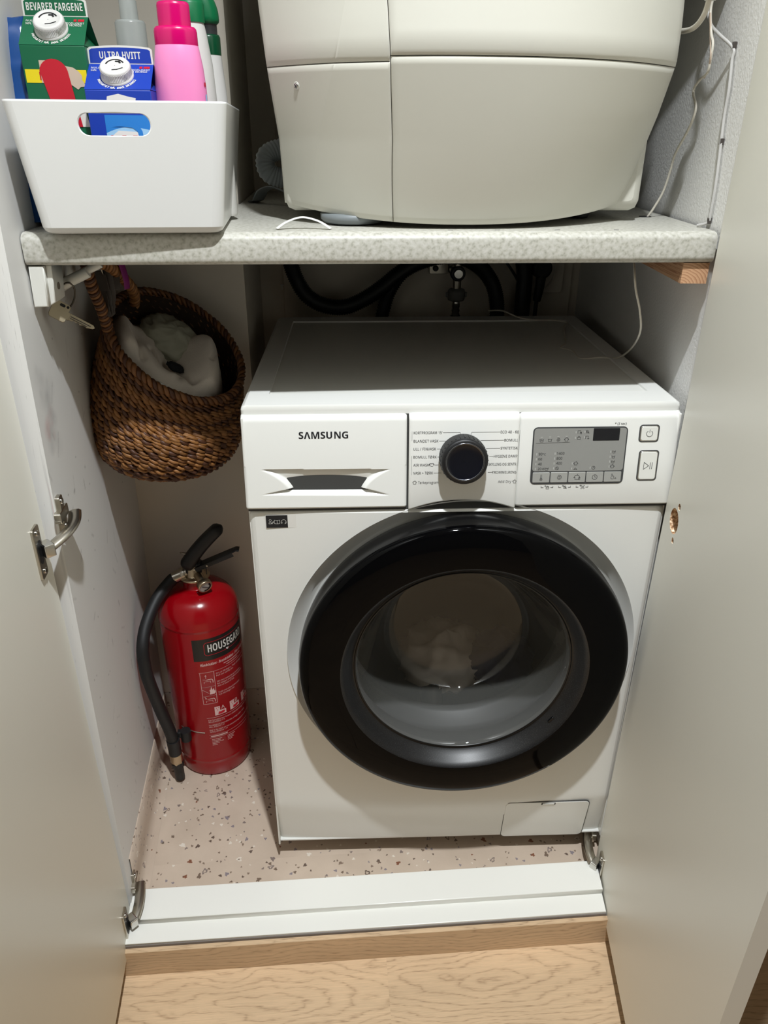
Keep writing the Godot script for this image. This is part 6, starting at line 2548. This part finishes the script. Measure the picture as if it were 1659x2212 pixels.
func pipes():
	var g := corrugated([Vector3(0.272, 1.02, -0.62), Vector3(0.2830, 0.965, -0.615), Vector3(0.2975, 0.9175, -0.605), Vector3(0.318, 0.884, -0.60), Vector3(0.350, 0.8655, -0.595), Vector3(0.392, 0.862, -0.59), Vector3(0.432, 0.877, -0.59), Vector3(0.470, 0.900, -0.595), Vector3(0.505, 0.926, -0.60), Vector3(0.540, 0.944, -0.605), Vector3(0.590, 0.956, -0.61), Vector3(0.64, 0.95, -0.62), Vector3(0.685, 0.92, -0.63), Vector3(0.71, 0.87, -0.63), Vector3(0.715, 0.78, -0.63), Vector3(0.715, 0.5, -0.63)], 0.0150, 0.0011, 0.0042)
	solo("drain_hose", g, M.hose, "dark corrugated drain hose sagging behind the washing machine", "hose")
	g = corrugated([Vector3(0.470, 0.55, -0.645), Vector3(0.472, 0.80, -0.645), Vector3(0.478, 0.852, -0.645), Vector3(0.492, 0.890, -0.643), Vector3(0.515, 0.920, -0.642), Vector3(0.55, 0.943, -0.642), Vector3(0.60, 0.965, -0.645)], 0.0135, 0.0013, 0.0056)
	solo("drain_hose", g, M.hose, "second dark ribbed hose rising behind the sagging one, left of the tap", "hose")
	g = new_g()
	g.tube(spline([Vector3(0.73, 1.02, -0.65), Vector3(0.755, 0.97, -0.65), Vector3(0.770, 0.92, -0.65), Vector3(0.772, 0.85, -0.65), Vector3(0.77, 0.55, -0.65)], 8), 0.0165, 14)
	solo("supply_hose", g, M.hose, "thick dark hose running down the back wall right of the tap", "hose")
	g = new_g()
	g.tube(spline([Vector3(0.685, 0.985, -0.66), Vector3(0.72, 0.95, -0.655), Vector3(0.745, 0.92, -0.65), Vector3(0.76, 0.90, -0.66)], 8), 0.0028, 8)
	solo("black_flex", g, M.hose, "thin black flex crossing between the two dark hoses right of the tap", "cable")
	# angle valve with nut and hose tail
	var t := thing("water_tap", "small chrome water valve with a hose nut on the back wall", "tap", Vector3(0.6240, 0.925, -0.62))
	g = new_g()
	g.tube(PackedVector3Array([Vector3(0, -0.005, -0.06), Vector3(0, -0.005, 0.004)]), 0.009, 16)
	g.tube(PackedVector3Array([Vector3(0, 0.02, 0), Vector3(0, -0.034, 0)]), PackedFloat32Array([0.0095, 0.0088]), 18)
	part("valve_body", g, M.nickel, t)
	g = new_g(Vector3(0, -0.003, 0.003))
	g.extrude(G.circ(0, 0, 0.0150, 30), -0.004, 0.010, 0.002)
	part("valve_collar", g, M.black, t)
	g = new_g(Vector3(0, -0.003, 0.013))
	g.extrude(G.circ(0, 0, 0.0098, 28), -0.002, 0.004, 0.0015)
	part("valve_spindle", g, M.chrome, t)
	g = new_g(Vector3(0, -0.035, 0))
	g.lathe([[0.010, -0.024], [0.0165, -0.022], [0.0180, -0.018], [0.0180, -0.004], [0.0165, 0.0], [0.010, 0.002]], 10, true, true)
	for i in 2:
		g.box(Vector3(0.017 if i else -0.022, -0.016, -0.003), Vector3(0.022 if i else -0.017, -0.006, 0.003), 0.001)
	part("hose_nut", g, mat(c8(112, 112, 108), 0.5), t)
	g = new_g(Vector3(0, -0.06, 0))
	g.lathe([[0.0082, -0.030], [0.0090, -0.026], [0.0075, -0.022], [0.0090, -0.018], [0.0075, -0.013], [0.0090, -0.009], [0.0078, 0.0]], 18)
	part("hose_tail", g, M.chrome, t)
	g = new_g()
	g.tube(PackedVector3Array([Vector3(0, -0.088, 0), Vector3(0.001, -0.16, 0.0), Vector3(0, -0.35, 0)]), 0.0100, 14)
	part("hose_end", g, M.rubber, t)
	g = new_g(Vector3(-0.030, -0.001, -0.058))
	g.pad(0, 0, 0.020, 0.0125, 0.004, 0, 0.004, 0.001)
	part("wall_bracket", g, M.nickel, t)
	g = new_g(Vector3(-0.037, -0.002, -0.053))
	g.extrude(G.circ(0, 0, 0.0060, 18), 0, 0.004, 0.002)
	part("bracket_screw", g, M.black, t)
	# mains plug in its socket
	t = thing("power_plug", "black round mains plug in a wall socket behind the washing machine", "plug", Vector3(0.8055, 0.922, -0.655))
	g = new_g()
	g.pad(0.018, -0.012, 0.04, 0.04, 0.006, -0.028, -0.018, 0.003)
	part("wall_socket", g, M.wall_back, t)
	g = new_g()
	g.extrude(G.circ(0, 0.004, 0.0205, 30), -0.019, 0.020, 0.005)
	part("plug_body", g, M.rubber, t)
	g = new_g()
	g.tube(spline([Vector3(0, -0.008, 0.010), Vector3(-0.001, -0.03, 0.010), Vector3(-0.004, -0.062, 0.008)], 5), PackedFloat32Array([0.0105, 0.0105, 0.0105, 0.0105, 0.0100, 0.0098, 0.0096, 0.0092, 0.0088, 0.0084, 0.008]), 14)
	g.tube(spline([Vector3(-0.004, -0.060, 0.008), Vector3(-0.005, -0.12, 0.006), Vector3(-0.004, -0.4, 0.0)], 5), 0.0042, 10)
	part("plug_cord", g, M.rubber, t)

# ------------------------------------------------------------ thin cables on the right
func cables():
	var g := new_g()
	g.tube(spline([Vector3(0.815, 1.325, -0.078), Vector3(0.814, 1.306, -0.080), Vector3(0.813, 1.290, -0.072), Vector3(0.812, 1.277, -0.062), Vector3(0.811, 1.267, -0.052), Vector3(0.811, 1.251, -0.051), Vector3(0.812, 1.239, -0.055), Vector3(0.814, 1.233, -0.075), Vector3(0.815, 1.225, -0.090), Vector3(0.815, 1.217, -0.089), Vector3(0.813, 1.202, -0.072), Vector3(0.814, 1.182, -0.082), Vector3(0.818, 1.151, -0.120), Vector3(0.819, 1.131, -0.129), Vector3(0.818, 1.104, -0.139), Vector3(0.8115, 1.083, -0.146), Vector3(0.8040, 1.066, -0.1506), Vector3(0.800, 1.050, -0.15)], 6), 0.0016, 8)
	solo("thin_cable", g, M.cable, "thin cream cable hanging loosely down the right wall into a hole in the shelf", "cable")
	# second strand of the pair, twisted round the upper part
	g = new_g()
	g.tube(spline([Vector3(0.813, 1.300, -0.077), Vector3(0.811, 1.272, -0.060), Vector3(0.8095, 1.255, -0.049), Vector3(0.812, 1.243, -0.054), Vector3(0.8142, 1.234, -0.066)], 6), 0.0011, 8)
	solo("brown_strand", g, mat(c8(190, 170, 150), 0.5), "short brownish strand beside the upper part of the thin cream cable", "cable")
	g = new_g()
	g.tube(spline([Vector3(0.786, 1.345, -0.119), Vector3(0.788, 1.323, -0.119), Vector3(0.789, 1.306, -0.134), Vector3(0.789, 1.293, -0.126), Vector3(0.786, 1.284, -0.096), Vector3(0.781, 1.281, -0.046), Vector3(0.777, 1.289, -0.014), Vector3(0.776, 1.306, -0.004), Vector3(0.777, 1.33, -0.003)], 8), 0.0029, 12)
	solo("looped_cable", g, M.cable, "thicker white cord in a drooping loop beside the dryer, top right", "cable")
	g = new_g()
	g.tube(PackedVector3Array([Vector3(0.7768, 1.302, -0.0035), Vector3(0.7772, 1.335, -0.003)]), PackedFloat32Array([0.006, 0.0075]), 12)
	solo("cord_plug", g, M.white_soft, "small white connector at the upper end of the drooping cord", "connector")
	var t := thing("clear_cable", "flat clear cable with dark clips fixed to the wall nearest the right door", "cable")
	g = new_g()
	var pts := []
	for q in [[1.34, -0.098], [1.32, -0.098], [1.302, -0.097], [1.289, -0.082], [1.276, -0.049], [1.261, -0.030], [1.249, -0.027], [1.221, -0.020], [1.198, -0.019], [1.183, -0.017], [1.164, -0.013], [1.120, -0.005], [1.088, -0.004], [1.078, -0.006]]:
		pts.append(Vector3(rx(q[1]) - (0.0155 if q[0] > 1.27 else 0.0035), q[0], q[1]))
	pts.append(Vector3(rx(-0.015) - 0.012, SHELF + 0.002, -0.017))
	g.tube(spline(pts, 6), 0.0019, 8)
	part("cable_run", g, M.cable_clear, t)
	for q in [[1.264, -0.030], [1.166, -0.0135], [1.080, -0.005]]:
		g = new_g(Vector3(rx(q[1]) - 0.0036, q[0], q[1]))
		g.box(Vector3(-0.0014, -0.0035, -0.0022), Vector3(0.003, 0.0035, 0.0022), 0.0006)
		part("cable_clip", g, M.clip, t)
	# adaptor above the frame that the cables come from
	g = new_g(Vector3(rx(-0.12) - 0.024, 1.395, -0.12), Basis(Vector3.UP, 0.0997))
	g.box(Vector3(-0.016, -0.040, -0.070), Vector3(0.023, 0.05, 0.066), 0.004)
	solo("wall_adaptor", g, M.white_soft, "white adaptor box on the right wall just above the frame", "adaptor")
	# cable that drops through the hole and lies on the machine
	g = new_g()
	var lc := [Vector3(0.790, 1.062, -0.14), Vector3(0.770, 1.0330, -0.090), Vector3(0.7605, 1.012, -0.055), Vector3(0.7640, 0.990, -0.050), Vector3(0.7760, 0.962, -0.055), Vector3(0.7965, 0.925, -0.090), Vector3(0.8120, 0.885, -0.150), Vector3(0.8180, 0.8545, -0.212), Vector3(0.795, 0.8522, -0.224), Vector3(0.7644, 0.8500, -0.2272), Vector3(0.7645, 0.8500, -0.275), Vector3(0.7520, 0.850, -0.297), Vector3(0.7680, 0.850, -0.325), Vector3(0.7830, 0.852, -0.380), Vector3(0.8000, 0.8525, -0.440), Vector3(0.815, 0.8530, -0.470), Vector3(0.7950, 0.853, -0.492), Vector3(0.755, 0.853, -0.498), Vector3(0.728, 0.856, -0.51), Vector3(0.705, 0.862, -0.54), Vector3(0.690, 0.850, -0.60)].map(func(q: Vector3): return CAM + (q - CAM) * (MS if q.y < 0.93 else 1.0))
	g.tube(spline(lc, 6), 0.0015, 8)
	solo("loose_cable", g, M.cable, "thin cream cable looping from under the shelf across the washing machine's top", "cable")
	g = new_g()
	g.tube(spline([Vector3(0.842, 1.0, -0.674), Vector3(0.842, 0.93, -0.674), Vector3(0.838, 0.90, -0.672), Vector3(0.825, 0.885, -0.668), Vector3(0.80, 0.87, -0.66)], 6), 0.0014, 6)
	solo("wall_wire", g, M.cable, "thin wire curving down the back wall right of the plug", "cable")
	g = new_g(Vector3(0.268, 0.885, -0.681))
	g.box(Vector3(-0.006, 0.004, 0), Vector3(0.002, 0.0065, 0.004))
	g.box(Vector3(-0.0035, -0.004, 0), Vector3(-0.001, 0.005, 0.004))
	solo("wire_clip", g, M.white_soft, "tiny white clip on the back wall at the left corner", "clip")
